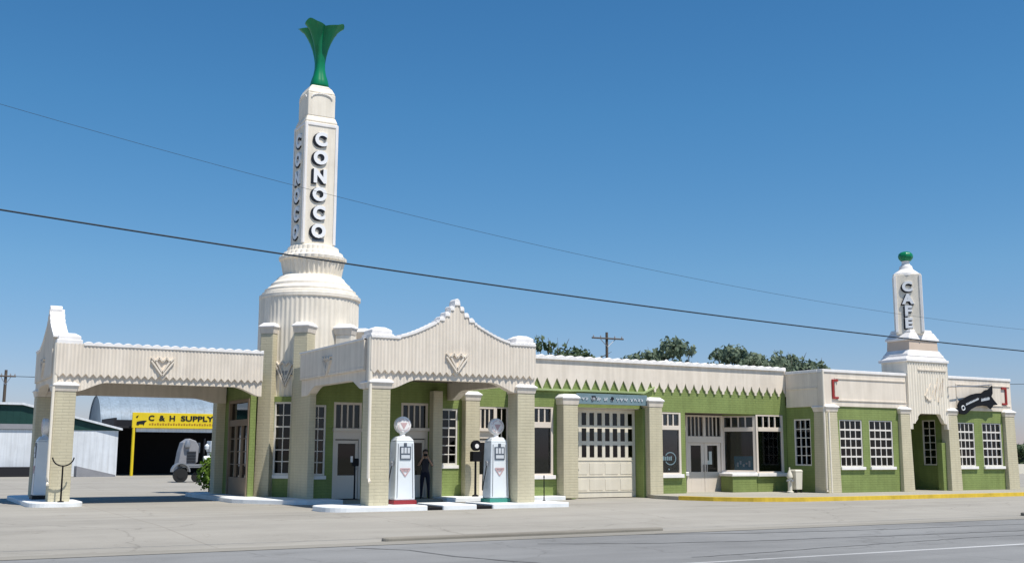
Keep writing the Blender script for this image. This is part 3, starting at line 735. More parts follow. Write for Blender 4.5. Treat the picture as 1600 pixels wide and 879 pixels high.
# ---- shop front
F36 = FX(37.2)
def shop_fascia():
    mb = MB(); per = .457; n = int((35.19-21.75)/(per/24)); rows = []
    for i in range(n+1):
        u = 21.75+(35.19-21.75)*i/n; ph = ((u-21.98)/per) % 1.0
        k = triw(ph)
        if u < 27.7: md, pr = 4.11+.46*k, .055
        else:
            q = max(0, (k-.22)/.78); pr = .055; md = 4.15 if k < .22 else 4.27+.30*q**2.2
        rows.append([F36.P(u, 5.35, pr), F36.P(u, md, pr), F36.P(u, md, .003), F36.P(u, 5.35, -.2)])
    vs = [p for r in rows for p in r]
    fs = [(i*4+k, i*4+(k+1) % 4, (i+1)*4+(k+1) % 4, (i+1)*4+k) for i in range(n) for k in range(4)]+[(0, 1, 2, 3), tuple(n*4+k for k in (3, 2, 1, 0))]
    mb.add(vs, fs); o = obj('fascia', mb, M['cream'], ST)
    coping(o, F36, 21.75, 35.15, lambda u: 5.335, period=.457, h=.12, th=.26, proud=.09)
    m = MB(); F36.box(m, 21.77, 27.31, .003, .135, 4.045, 4.125)
    m.hexa([F36.P(27.31, 4.045, .003), F36.P(27.85, 4.29, .003), F36.P(27.85, 4.29, .13), F36.P(27.31, 4.045, .13), F36.P(27.31, 4.125, .003), F36.P(27.85, 4.37, .003), F36.P(27.85, 4.37, .13), F36.P(27.31, 4.125, .13)])
    obj('moulding', m, M['moss'], o, bevel=.008)
shop_fascia()
def storefront(F, u0, u1, z0, z1, zh, nb, hz=2.60, fm='wood', fr=.10, sill=True, sl=.14):
    """shop window: big pane below a transom of upright bars"""
    w = -.05; mb = MB()
    F.box(mb, u0, u0+fr, w-.06, w+.05, z0, z1); F.box(mb, u1-fr, u1, w-.06, w+.05, z0, z1)
    F.box(mb, u0+fr, u1-fr, w-.06, w+.05, z1-.06, z1); F.box(mb, u0+fr, u1-fr, w-.06, w+.075, hz, zh); F.box(mb, u0+fr, u1-fr, w-.06, w+.05, z0, z0+.06)
    for i in range(1, nb):
        u = u0+fr+(u1-u0-2*fr)*i/nb; F.box(mb, u-.03, u+.03, w-.03, w+.03, zh, z1-.06)
    o = obj('window', mb, M[fm], ST, bevel=.008)
    g = MB(); F.box(g, u0+fr-.01, u1-fr+.01, w-.02, w-.012, zh-.01, z1-.05); F.box(g, u0+fr-.01, u1-fr+.01, w-.021, w-.013, z0+.05, hz+.01); obj('pane', g, M['glass'], o)
    if sill: s = MB(); F.box(s, u0-.03, u1+.04, w-.02, sl, z0-.15, z0-.003); obj('sill', s, M['white'], o, bevel=.012)
    return o
storefront(F36, SW1[0], SW1[1], .78, 3.40, 2.82, 3)
w2 = storefront(F36, SW2[0], SW2[1], .78, 3.32, 2.78, 4)
w4 = storefront(F36, SW4[0], SW4[1], .80, 3.32, 2.78, 4)
# garage door
FG = FX(37.55); mb = MB(); gx0, gx1 = 24.02, 27.15; pw, ph_ = .0, .0
rowsz = [(1.46, 1.95), (2.11, 2.62), (2.74, 3.24)]
holes = []; nc = 8; cw = (gx1-gx0-.10)/nc
for (a, b) in rowsz:
    for i in range(nc): c0 = gx0+.05+cw*i+.075; holes.append((c0, c0+cw-.15, a, b))
wall_holes(mb, FG, gx0, gx1, -.12, 3.40, holes, th=.05)
for z in (.05, .66, 1.29):
    FG.box(mb, gx0+.02, gx1-.02, .0, .022, z+.045, z+.075)
for z in (.10, .73):
    for i in range(4): c0 = gx0+.06+(gx1-gx0-.12)*i/4; FG.box(mb, c0+.06, c0+(gx1-gx0-.12)/4-.06, .0, .014, z+.06, z+.5)
FG.box(mb, gx0+.28, gx0+.36, .0, .05, 1.0, 1.12)
o = obj('garage_door', mb, M['garage'], ST)
g = MB(); FG.box(g, gx0+.05, gx1-.05, -.035, -.028, 1.4, 3.3); obj('pane', g, M['glassdark'], o)
mb = MB(); mb.box(27.16, 27.285, 37.0, 37.6, -.15, 3.43); mb.box(23.85, 24.015, 37.25, 37.6, -.15, 3.43); obj('garage_jamb', mb, M['green'], ST)
mb = MB(); mb.box(24.02, 27.15, 37.26, 37.54, 3.405, 3.5); obj('garage_lintel', mb, M['wood'], ST)
# recessed entry
mb = MB()
FE = FX(38.46)
e0, e1, ez = 30.48, 32.55, 3.30; w = 0
FE.box(mb, e0, e0+.11, -.08, .06, -.05, ez); FE.box(mb, e1-.11, e1, -.08, .06, -.05, ez); FE.box(mb, e0+.11, e1-.11, -.08, .06, ez-.08, ez)
FE.box(mb, e0+.11, e1-.11, -.08, .065, 2.10, 2.38); mid = (e0+e1)/2; FE.box(mb, mid-.07, mid+.07, -.08, .06, 2.38, ez-.08)
for s in range(2):
    a, b = (e0+.11, mid-.07) if s == 0 else (mid+.07, e1-.11)
    for i in range(1, 4): u = a+(b-a)*i/4; FE.box(mb, u-.025, u+.025, -.05, .03, 2.38, ez-.08)
entry = obj('entry_frame', mb, M['wood'], ST, bevel=.008)
g = MB(); FE.box(g, e0+.1, e1-.1, -.03, -.022, 2.37, ez-.07); obj('pane', g, M['glassdark'], entry)
for s in range(2):
    a, b = (e0+.12, mid-.008) if s == 0 else (mid+.008, e1-.12)
    d = MB(); st = .17
    FE.box(d, a, a+st, -.05, .01, -.03, 2.09); FE.box(d, b-st, b, -.05, .01, -.03, 2.09); FE.box(d, a+st, b-st, -.05, .01, -.03, .84); FE.box(d, a+st, b-st, -.05, .01, 1.98, 2.09)
    o = obj('door', d, M['wood'], ST, bevel=.006)
    g = MB(); FE.box(g, a+st-.01, b-st+.01, -.03, -.022, .83, 1.99); obj('pane', g, M['glassdark'], o)
    h = MB(); hu = b-.07 if s == 0 else a+.07; h.tube([FE.P(hu, .85, .06), FE.P(hu, 1.15, .06)], .016); obj('handle', h, M['black'], o)
    if s == 1:
        q = MB(); FE.box(q, a+.16, a+.43, -.012, -.004, 1.16, 1.33); FE.box(q, a+.26, a+.42, -.012, -.003, 1.33, 1.72); obj('poster', q, M['paper'], o)
# splayed sides of the entry
def splay(pA, pB, nrm, bulk=True):
    return Frame(pA, (pB[0]-pA[0], pB[1]-pA[1]), nrm), math.hypot(pB[0]-pA[0], pB[1]-pA[1])
FS, L = splay((32.55, 38.46), (33.42, 37.23), (-1.23, -.87))
mb = MB(); FS.box(mb, 0, L, -.1, 0, -.15, .70); FS.box(mb, 0, L, -.1, 0, 3.28, 3.6); obj('splay_wall', mb, M['green'], ST)
storefront(FS, .0, L-.04, .85, 3.28, 2.78, 4)
FS2, L2 = splay((29.50, 37.23), (30.48, 38.46), (1.23, -.98))
mb = MB(); FS2.box(mb, 0, L2, -.1, 0, -.15, .70); FS2.box(mb, 0, L2, -.1, 0, 3.28, 3.6); obj('splay_wall', mb, M['green'], ST)
storefront(FS2, .04, L2, .85, 3.28, 2.78, 4)
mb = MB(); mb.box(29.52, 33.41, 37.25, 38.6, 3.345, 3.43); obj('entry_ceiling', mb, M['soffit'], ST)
# low green bulkhead ledge in front of the splayed window
mb = MB(); mb.prism([(32.0, 37.19), (33.40, 37.19), (33.40, 37.25), (32.65, 38.32), (32.3, 38.32)], lambda a, b, w: (a, b, w), -.15, .66); bl = obj('bulkhead', mb, M['green'], ST, bevel=.02)
mb = MB(); mb.prism([(31.94, 37.12), (33.41, 37.12), (33.41, 37.26), (32.6, 38.38), (32.25, 38.38)], lambda a, b, w: (a, b, w), .661, .78); obj('sill', mb, M['white'], bl, bevel=.02)
# things shown behind the shop windows
ex = MB(); FS.box(ex, .48, 1.36, -.16, -.14, .92, 1.52); o = obj('window_poster', ex, M['teal'], None, org=(33.1, 37.8, .92)); tag(o, 'teal poster standing inside the big shop window right of the double door', 'poster')
q = MB()
for k in range(5): FS.box(q, .60+.13*k, .68+.13*k, -.139, -.13, 1.06+.1*(k % 2), 1.18+.14*((k+1) % 3)/2)
obj('poster_print', q, M['signwhite'], o)
cu = MB(); pts = []
for i in range(25): pts.append((34.35+.50*i/24, 37.36+.035*math.sin(i*1.3)))
cu.add([(x, y, .9) for x, y in pts]+[(x, y, 2.3) for x, y in pts], [(i, i+1, 26+i, 25+i) for i in range(24)])
o = obj('curtain', cu, M['cloth'], None, org=(34.5, 37.36, .9), smooth='all'); tag(o, 'white curtain hanging inside the rightmost shop window beside the cafe', 'curtain')
cu = MB(); cu.box(45.5, 46.10, 34.995, 35.005, 1.15, 3.02); o = obj('pane_backing', cu, M['cloth'], None, org=(45.8, 35.14, 1.15)); tag(o, 'pale blind behind the left half of the rightmost cafe window', 'backing')  # pale flat sheet set behind half the panes
# round decal on the window beside the garage
de = MB()
for k in range(26):
    t0, t1 = R(-150)+R(300)*k/26, R(-150)+R(300)*(k+1)/26
    de.prism([(28.74+.30*math.cos(t0), 1.42+.27*math.sin(t0)), (28.74+.30*math.cos(t1), 1.42+.27*math.sin(t1)), (28.74+.26*math.cos(t1), 1.42+.23*math.sin(t1)), (28.74+.26*math.cos(t0), 1.42+.23*math.sin(t0))], lambda a, b, w: F36.P(a, b, w), -.066, -.060)
for k in range(5): de.prism([(28.34+.10*k, 1.34), (28.41+.10*k, 1.34), (28.41+.10*k, 1.52-.03*(k % 2)), (28.34+.10*k, 1.50)], lambda a, b, w: F36.P(a, b, w), -.066, -.060)
de.prism([(28.62, .95), (28.70, .95), (28.66, 1.03)], lambda a, b, w: F36.P(a, b, w), -.066, -.060)
obj('decal', de, M['signblue'], w2)

# ---- cafe
F34 = FX(34.9); FLc = FL(35.2); FRc = FR(47.6)
def cafe_fascia(F, u0, u1, panel=True, flip=False):
    mb = MB(); F.box(mb, u0, u1, -.25, .05, 3.66, 5.12)
    o = obj('fascia', mb, M['cream'], ST, bevel=.015)
    c = MB(); F.box(c, u0-.001, u1+.001, -.28, .09, 5.121, 5.25); obj('coping', c, M['white'], o, bevel=.015)
    m = MB()
    if panel:
        F.box(m, u0+.7, u1-.1, .045, .085, 4.84, 4.90); F.box(m, u0+.7, u1-.1, .045, .085, 3.90, 3.96); F.box(m, u0+.7, u0+.76, .045, .085, 3.96, 4.84)
    else: F.box(m, u0+.05, u1-.05, .045, .085, 4.43, 4.49)
    obj('string_course', m, M['cream'], o, bevel=.008)
    return o
cafe_fascia(F34, 35.14, 40.36)
cafe_fascia(F34, 42.96, 47.62)
cafe_fascia(FLc, 35.16, 37.11, panel=False)
cafe_fascia(FRc, 35.16, 49.9, panel=False)
for (u0, u1, z0, z1) in CW: window(ST, F34, u0, u1, z0, z1, 4, 5, fr=.05, mu=.042, rails=(1, 2, 3, 4), gm='glassdark' if u0 < 45 else 'glass')
window(ST, FLc, CL[0], CL[1], CL[2], CL[3], 3, 5, fr=.06, sill=False)
for cx, hx in ((35.50, .33), (40.06, .30), (43.22, .32), (47.28, .34)):
    pier(ST, cx, 35.1 if cx < 36 or cx > 47 else 34.95, hx, .36 if cx < 36 or cx > 47 else .2, z1=3.42, cap=.32, batter=.05)
downpipe(35.12, 34.80, .05, 5.2, (0, -.04))
mb = MB(); mb.tube([(35.30, 34.71, 3.4), (35.30, 34.70, 0.0)], .04, 8); obj('downpipe', mb, M['cream_tower'], ST, smooth=True)
def bracket(u, sgn):
    mb = MB(); F34.box(mb, u-.045, u+.045, .05, .12, 3.98, 4.82)
    for z in (3.98, 4.73): F34.box(mb, min(u+sgn*.046, u+sgn*.30), max(u+sgn*.046, u+sgn*.30), .05, .12, z, z+.09)
    obj('red_bracket', mb, M['red'], ST, bevel=.008)
bracket(35.72, 1); bracket(47.20, -1)
# recessed cafe entrance under its tower
mb = MB()
FV = FX(37.4); wall_holes(mb, FV, 40.36, 42.95, -.15, 3.7, [])
mb.box(40.2, 40.36, 35.12, 37.39, -.15, 3.7); wall_holes(mb, FL(42.95), 35.12, 37.39, -.15, 3.7, [(35.55, 36.32, 1.12, 3.22)], th=.15)
obj('entrance_wall', mb, M['green'], ST)
window(ST, FL(42.95), 35.55, 36.32, 1.12, 3.22, 2, 6, fr=.06, sill=False, gm='glassdark')
mb = MB(); F34.box(mb, 42.6, 42.94, -.35, -.05, -.1, 2.15); obj('sunlit_wall_strip', mb, M['green'], ST, bevel=.01)  # added box stands in for a sunlit strip of the side wall
CXc, CYc = 41.68, 35.52
mb = MB()
# fluted block with an arched opening below
n = int((43.03-40.33)/.025); rows = []
for i in range(n+1):
    u = 40.33+(43.03-40.33)*i/n; fl = .022*math.cos(2*math.pi*(u-40.33)/.17); d = min(u-40.33, 43.03-u)
    zb = 3.0+.45*(sstep((d-.32)/.42)) if d > .05 else 2.9
    if d < .22: zb = 2.75
    rows.append([F34.P(u, 5.86, .15+fl), F34.P(u, zb, .15+fl), F34.P(u, zb, -.05), F34.P(u, 5.86, -.05)])
vs = [p for r in rows for p in r]
mb.add(vs, [(i*4+k, i*4+(k+1) % 4, (i+1)*4+(k+1) % 4, (i+1)*4+k) for i in range(n) for k in range(4)]+[(0, 1, 2, 3), tuple(n*4+k for k in (3, 2, 1, 0))])
mb.box(40.36, 43.0, 34.96, 36.25, 3.72, 5.86)
CT = obj('tower', mb, M['cream_tower'], ST, label='short square tower over the cafe entrance with upright lettering and green ball')
mb = MB()
mb.frus(CXc, CYc, 5.80, 5.93, 1.42, .83, 1.42, .83); mb.frus(CXc, CYc, 5.931, 6.06, 1.36, .78, 1.25, .72); mb.frus(CXc, CYc, 6.061, 6.16, 1.22, .74, 1.20, .72); mb.frus(CXc, CYc, 6.161, 6.36, 1.18, .70, 1.00, .66)
obj('shoulder', mb, M['white'], CT, bevel=.02)
mb = MB(); mb.frus(CXc-.03, CYc, 6.2, 6.86, .98, .66, .94, .64); obj('collar', mb, painted('warm_tan_stucco', (.62, .50, .40), var=.05), CT, bevel=.02)
mb = MB(); mb.frus(CXc-.03, CYc, 6.80, 6.93, 1.02, .70, 1.02, .70); mb.frus(CXc-.03, CYc, 6.931, 7.18, .98, .68, .78, .62)
mb.frus(CXc-.06, CYc, 7.181, 7.32, .76, .6, .70, .58)
obj('collar_crown', mb, M['white'], CT, bevel=.03)
SXc, SYc = 41.47, 35.5
FCd = Frame((SXc, SYc), (1, -1), (-1, -1)); FCd2 = Frame((SXc, SYc), (1, 1), (1, -1))
mb = MB(); hw = .60
FCd.box(mb, -hw, hw, -hw, hw, 7.1, 9.92)
sh = obj('shaft', mb, M['cream_tower'], CT, bevel=.03)
mb = MB()
for Fq in (FCd, FCd2):
    Fq.box(mb, -hw-.02, -hw+.10, hw-.1, hw+.03, 7.2, 9.85); Fq.box(mb, hw-.10, hw+.02, hw-.1, hw+.03, 7.2, 9.85)
obj('shaft_moulding', mb, M['white'], CT, bevel=.01)
mb = MB(); mb.lathe(SXc, SYc, [(.62, 9.86), (.60, 9.98), (.42, 10.12), (.32, 10.2), (.28, 10.36), (.20, 10.42), (.17, 10.55), (.19, 10.6)], 24); obj('shaft_top', mb, M['white'], CT, smooth=True)
mb = MB(); mb.lathe(SXc+.02, SYc, [(.10, 10.58), (.22, 10.62), (.31, 10.74), (.33, 10.84), (.30, 10.95), (.22, 11.03), (.08, 11.07)], 28, lambda t, z: 1+.05*math.cos(8*t)); obj('ball_finial', mb, M['tulip'], CT, smooth='all')
FCs = Frame((SXc-hw*.7071, SYc-hw*.7071), (1, -1), (-1, -1))
stacked(FCs, -.03, list(zip('CAFE', [9.32, 8.74, 8.18, 7.62])), .50, CT, wx=1.05, dx=-.06, dz=-.05)
# fan relief on the fluted block
mb = MB()
Fq = Frame((0, 34.75), (1, 0), (0, -1))
for k, (a, b, c, d) in enumerate([(41.45, 4.3, 41.85, 4.85), (41.75, 4.05, 42.15, 4.75), (42.05, 4.1, 42.35, 5.1), (41.5, 4.1, 41.75, 4.05), (42.3, 4.0, 42.55, 4.9), (41.4, 4.3, 41.55, 4.05), (42.55, 4.3, 42.7, 5.1)]):
    p, q_ = Vector((a, b)), Vector((c, d)); t = (q_-p).normalized(); nn = Vector((-t.y, t.x))*.03
    mb.prism([tuple(p+nn), tuple(q_+nn), tuple(q_-nn), tuple(p-nn)], lambda x, z, w: Fq.P(x, z, w), -.01, .05)
mb.prism([(41.0, 5.42), (42.9, 5.42), (42.9, 5.48), (41.0, 5.48)], lambda x, z, w: Fq.P(x, z, w), -.01, .045)
obj('fan_ornament', mb, M['cream'], CT)
# white roof vent showing over the shop parapet
mb = MB(); mb.lathe(32.25, 42, [(.07, 4.7), (.07, 5.62), (.20, 5.72), (.22, 5.80), (.12, 5.96), (.02, 6.04)], 16); obj('roof_vent', mb, M['white'], ST, smooth=True)

# ================================================================== SIGNS ON THE FACADE
# weathered board over the garage door
sg = MB(); sg.box(23.83, 27.24, 36.80, 36.88, 3.55, 3.97)
o = obj('sign_board', sg, M['signblue'], None, org=(25.5, 36.84, 3.55), bevel=.01); tag(o, 'long blue grey board with faded white script above the garage door', 'sign')
q = MB(); rnd = random.Random(3); u = 24.05
while u < 27.0:
    pts = [(u+.02*i, 36.785, 3.76+.06*math.sin(i*1.5+rnd.random())+.03*rnd.uniform(-1, 1)) for i in range(rnd.randint(6, 12))]
    q.tube(pts, .014, 5); u += .02*len(pts)+rnd.choice((.03, .04, .12))
obj('lettering', q, M['signwhite'], o)
q = MB(); q.lathe(0, 0, [(.075, 0), (.075, .02)], 16); q.v = [(25.5+x, 36.785-z, 3.79+y) for x, y, z in q.v]; q.box(24.52, 24.57, 36.775, 36.799, 3.66, 3.88); q.box(24.571, 24.70, 36.775, 36.799, 3.83, 3.88); q.box(24.67, 24.72, 36.776, 36.799, 3.72, 3.829)
obj('emblem', q, M['letterblack'], o)
# black curved arrow on the cafe
def ax(px, py):   # sketch units of the outline -> metres on the facade
    return (43.55+(px-290)/710*2.78, 3.54+(670-py)/470*1.28)
out = [(280, 600), (285, 520), (320, 460), (370, 440), (420, 405), (520, 355), (620, 328), (720, 318), (780, 268), (850, 250), (918, 180), (915, 320), (890, 370), (930, 430), (1000, 510), (915, 525), (868, 590), (810, 545), (720, 535), (600, 555), (505, 605), (440, 670), (380, 700), (300, 690)]
sg = MB(); sg.prism([ax(*p) for p in out], lambda a, b, w: F34.P(a, b, w), .20, .27)
o = obj('arrow_sign', sg, M['black'], None, org=(45, 34.7, 3.6), bevel=.008); tag(o, 'black curved arrow sign with white lettering on the cafe front', 'sign')
q = MB()
def stroke(pts, r): q.tube([F34.P(*ax(*p), .275) for p in pts], r, 5)
rnd = random.Random(5)
for k in range(9):
    t = k/9; x = 415+235*t; y = 525-110*t
    stroke([(x, y+18), (x+6, y-20), (x+14, y+12), (x+22, y-14)], .020)
for k in range(6):
    x = 695+26*k; y = 440-6*k
    stroke([(x, y+24), (x+5, y-24), (x+14, y+20), (x+18, y-16)], .026)
for k in range(14):
    t0, t1 = 2*math.pi*k/14, 2*math.pi*(k+1)/14; stroke([(360+28*math.cos(t0), 588+36*math.sin(t0)), (360+28*math.cos(t1), 588+36*math.sin(t1))], .03)
obj('lettering', q, M['signwhite'], o)
q = MB()
for x in (44.1, 45.5): q.tube([(x, 34.86, 4.15), (x, 34.69, 4.15)], .025, 6)
obj('mount', q, M['steel'], o)
rd = MB(); rd.tube([(43.0, 34.55, 4.72), (44.6, 34.60, 4.80), (46.0, 34.66, 4.92)], .025, 8); rd.tube([(43.0, 34.84, 4.72), (43.0, 34.55, 4.72)], .025, 6); rd.tube([(46.0, 34.84, 4.92), (46.0, 34.66, 4.92)], .025, 6)
o = obj('sign_rail', rd, M['steel'], None, org=(44.5, 34.7, 4.8)); tag(o, 'thin grey rail fixed to the cafe wall above the arrow sign', 'rail')

# ================================================================== FUEL PUMPS
def make_pump(label):
    t = thing('fuel_pump', (0, 0, 0), label, 'fuel pump', 'vintage fuel pumps on the islands')
    mb = MB(); mb.frus(0, 0, 0, .13, .40, .33, .39, .32); obj('base', mb, M['redbase'], t, bevel=.01)
    mb = MB(); mb.frus(0, 0, .131, 1.98, .355, .29, .31, .25); mb.frus(0, 0, 1.981, 2.06, .31, .25, .28, .215); mb.frus(0, 0, 2.061, 2.14, .28, .215, .19, .15)
    body = obj('body', mb, M['pumpwhite'], t, bevel=.03)
    mb = MB()
    for s in (-1, 1):
        mb.hexa([(s*.275-.012, -.298, .2), (s*.275+.012, -.298, .2), (s*.275+.012, -.27, .2), (s*.275-.012, -.27, .2), (s*.24-.012, -.262, 1.9), (s*.24+.012, -.262, 1.9), (s*.24+.012, -.23, 1.9), (s*.24-.012, -.23, 1.9)])
    obj('trim_strip', mb, M['steel'], body)
    F = Frame((0, -.268), (1, 0), (0, -1))
    mb = MB(); F.box(mb, -.19, .19, -.03, .02, 1.40, 1.82); F.box(mb, -.045, .045, -.03, .02, 1.821, 1.93)
    dp = obj('dial_panel', mb, M['dial'], t, bevel=.008)
    mb = MB()
    for i in range(3): F.box(mb, -.155+.11*i, -.155+.08+.11*i, .0, .026, 1.60, 1.78)
    F.box(mb, -.15, .15, .0, .026, 1.44, 1.55)
    obj('dial_face', mb, M['dialwhite'], dp)
    mb = MB(); F2 = Frame((0, -.285), (1, 0), (0, -1))
    for a, b in (((-.17, 1.12), (.17, 1.12)), ((.17, 1.12), (0, .88)), ((0, .88), (-.17, 1.12))):
        p, q_ = Vector(a), Vector(b); d = (q_-p).normalized(); nn = Vector((-d.y, d.x))*.016
        mb.prism([tuple(p+nn), tuple(q_+nn), tuple(q_-nn), tuple(p-nn)], lambda x, z, w: F2.P(x, z, w), -.012, .006)
    for k in range(5): F2.box(mb, -.13+.052*k, -.095+.052*k, -.012, .006, 1.03, 1.09)
    obj('emblem', mb, M['logo'], t)
    mb = MB(); mb.lathe(0, 0, [(.10, 2.14), (.08, 2.2), (.12, 2.26)], 20)
    n = 32
    def disc(r, y0, y1): mb.prism([(r*math.cos(2*math.pi*i/n), 2.50+r*math.sin(2*math.pi*i/n)) for i in range(n)], lambda x, z, w: (x, w, z), y0, y1)
    disc(.275, -.075, .075); disc(.235, -.105, .105); disc(.17, -.115, .115)
    gb = obj('globe', mb, M['globe'], t, bevel=.012)
    mb = MB()
    for y0, y1 in ((-.121, -.116), (.116, .121)):
        mb.prism([(-.12, 2.57), (.12, 2.57), (0, 2.36)], lambda x, z, w: (x, w, z), y0, y1)
        for k in range(20):
            t0, t1 = 2*math.pi*k/20, 2*math.pi*(k+1)/20
            if k % 5 == 4: continue
            mb.prism([(.205*math.cos(t0), 2.5+.205*math.sin(t0)), (.205*math.cos(t1), 2.5+.205*math.sin(t1)), (.19*math.cos(t1), 2.5+.19*math.sin(t1)), (.19*math.cos(t0), 2.5+.19*math.sin(t0))], lambda x, z, w: (x, w, z), y0*.92, y1*.92)
    obj('globe_emblem', mb, M['logo'], gb)
    mb = MB(); pts = []
    for i in range(22):
        s = i/21; pts.append((-.40-.10*math.sin(math.pi*s), .10-.22*s, 1.75-1.35*math.sin(math.pi*min(1, s*1.05))**.9*1.0 if s < .5 else 1.75-1.35+(.85)*((s-.5)/.5)**1.3))
    mb.tube(pts, .018, 8); obj('hose', mb, M['rubber'], t, smooth=True)
    mb = MB(); mb.box(-.43, -.36, -.16, -.06, 1.20, 1.36); mb.tube([(-.42, -.11, 1.26), (-.44, -.16, 1.34), (-.43, -.22, 1.30)], .022, 8); obj('nozzle', mb, M['steel'], t, bevel=.005)
    return t
P1 = make_pump('white pump with maroon base, between the left front pier and the person')
P1.location = (14.66, 33.0, 0.0)
P2, kd = copy_thing(P1, (18.10, 33.0, 0.0), label='white pump with teal base, against the right front pier of the front canopy')
kd['base'][0].data = kd['base'][0].data.copy(); kd['base'][0].data.materials[0] = M['tealbase']
P3, kd = copy_thing(P1, (5.02, 41.9, 0.0), R(-90), label='shaded pump with black base and drooping hose under the left canopy')
kd['base'][0].data = kd['base'][0].data.copy(); kd['base'][0].data.materials[0] = M['pumpblack']

# ================================================================== SMALL STREET FURNITURE
# black post with a curved cradle by the left pier
t = thing('hose_stand', (5.28, 38.98, 0), 'thin black post with curved cradle before the left canopy pier', 'stand')
mb = MB(); mb.lathe(5.28, 38.98, [(.11, 0), (.10, .03), (.03, .05), (.025, 1.18)], 12); obj('post', mb, M['black'], t)
mb = MB(); mb.tube([(5.28+.33*math.cos(a), 38.98, 1.46+.30*math.sin(a)) for a in [R(185)+R(170)*i/16 for i in range(17)]], .022, 8); obj('cradle', mb, M['black'], t, smooth=True)
# round-headed antique air meter
t = thing('air_meter', (19.75, 37.6, 0), 'black air meter with round head on a post right of the small window', 'air meter')
mb = MB(); mb.lathe(19.75, 37.6, [(.13, 0), (.12, .05), (.045, .08), (.04, 1.3)], 14); obj('post', mb, M['black'], t)
mb = MB(); mb.box(19.56, 19.94, 37.46, 37.72, 1.30, 1.68); obj('meter_box', mb, M['black'], t, bevel=.02)
mb = MB(); n = 24
mb.prism([(19.75+.20*math.cos(2*math.pi*i/n), 1.90+.20*math.sin(2*math.pi*i/n)) for i in range(n)], lambda x, z, w: (x, w, z), 37.50, 37.66); hd = obj('round_head', mb, M['black'], t, bevel=.015)
mb = MB(); mb.prism([(19.75+.085*math.cos(2*math.pi*i/n), 1.88+.085*math.sin(2*math.pi*i/n)) for i in range(n)], lambda x, z, w: (x, w, z), 37.485, 37.499); obj('dial', mb, M['globe'], hd)
# another lamp-like stand by the shaded door
t = thing('air_meter', (14.70, 37.15, 0), 'dark slim stand with small head before the shaded front door', 'stand')
mb = MB(); mb.lathe(14.70, 37.15, [(.10, 0), (.03, .04), (.026, 1.15)], 12); obj('post', mb, M['black'], t)
mb = MB(); mb.box(14.60, 14.82, 37.06, 37.24, 1.15, 1.42); obj('head', mb, M['black'], t, bevel=.02)
mb = MB(); mb.box(14.54, 14.595, 37.08, 37.2, 1.28, 1.5); obj('handset', mb, M['globe'], t, bevel=.015)
# slim post at the island end
t = thing('slim_post', (20.12, 33.2, 0), 'slim black post at the right end of the front island', 'post')
mb = MB(); mb.lathe(20.12, 33.2, [(.07, 0), (.02, .03), (.018, .78), (.03, .8), (.012, .86)], 10); obj('post', mb, M['black'], t)
# cream box and hydrant by the cafe corner
t = thing('litter_bin', (34.35, 35.85, -.01), 'cream litter bin with flap and small knob in the corner beside the cafe', 'bin')
mb = MB(); mb.frus(34.35, 35.85, .12, .88, .17, .2, .2, .23); mb.frus(34.35, 35.85, .881, .96, .22, .25, .18, .2); obj('body', mb, M['hydrant'], t, bevel=.02)
mb = MB()
for sx in (-1, 1):
    for sy in (-1, 1): mb.box(34.35+sx*.14-.03, 34.35+sx*.14+.03, 35.85+sy*.16-.03, 35.85+sy*.16+.03, -.01, .12)
obj('feet', mb, M['black'], t)
t = thing('fire_hydrant', (33.92, 35.75, -.01), 'short cream hydrant with rounded cap left of the litter bin', 'hydrant')
mb = MB(); mb.lathe(33.92, 35.75, [(.14, -.01), (.14, .05), (.09, .07), (.09, .62), (.13, .64), (.13, .68), (.10, .80), (.05, .90), (.03, .98), (.03, 1.06)], 18); obj('barrel', mb, M['hydrant'], t, smooth=True)
mb = MB()
for dx, dy in ((-1, 0), (1, 0), (0, -1)): mb.tube([(33.92+dx*.07, 35.75+dy*.07, .5), (33.92+dx*.17, 35.75+dy*.17, .5)], .05, 10)
obj('outlet', mb, M['steel'], t)
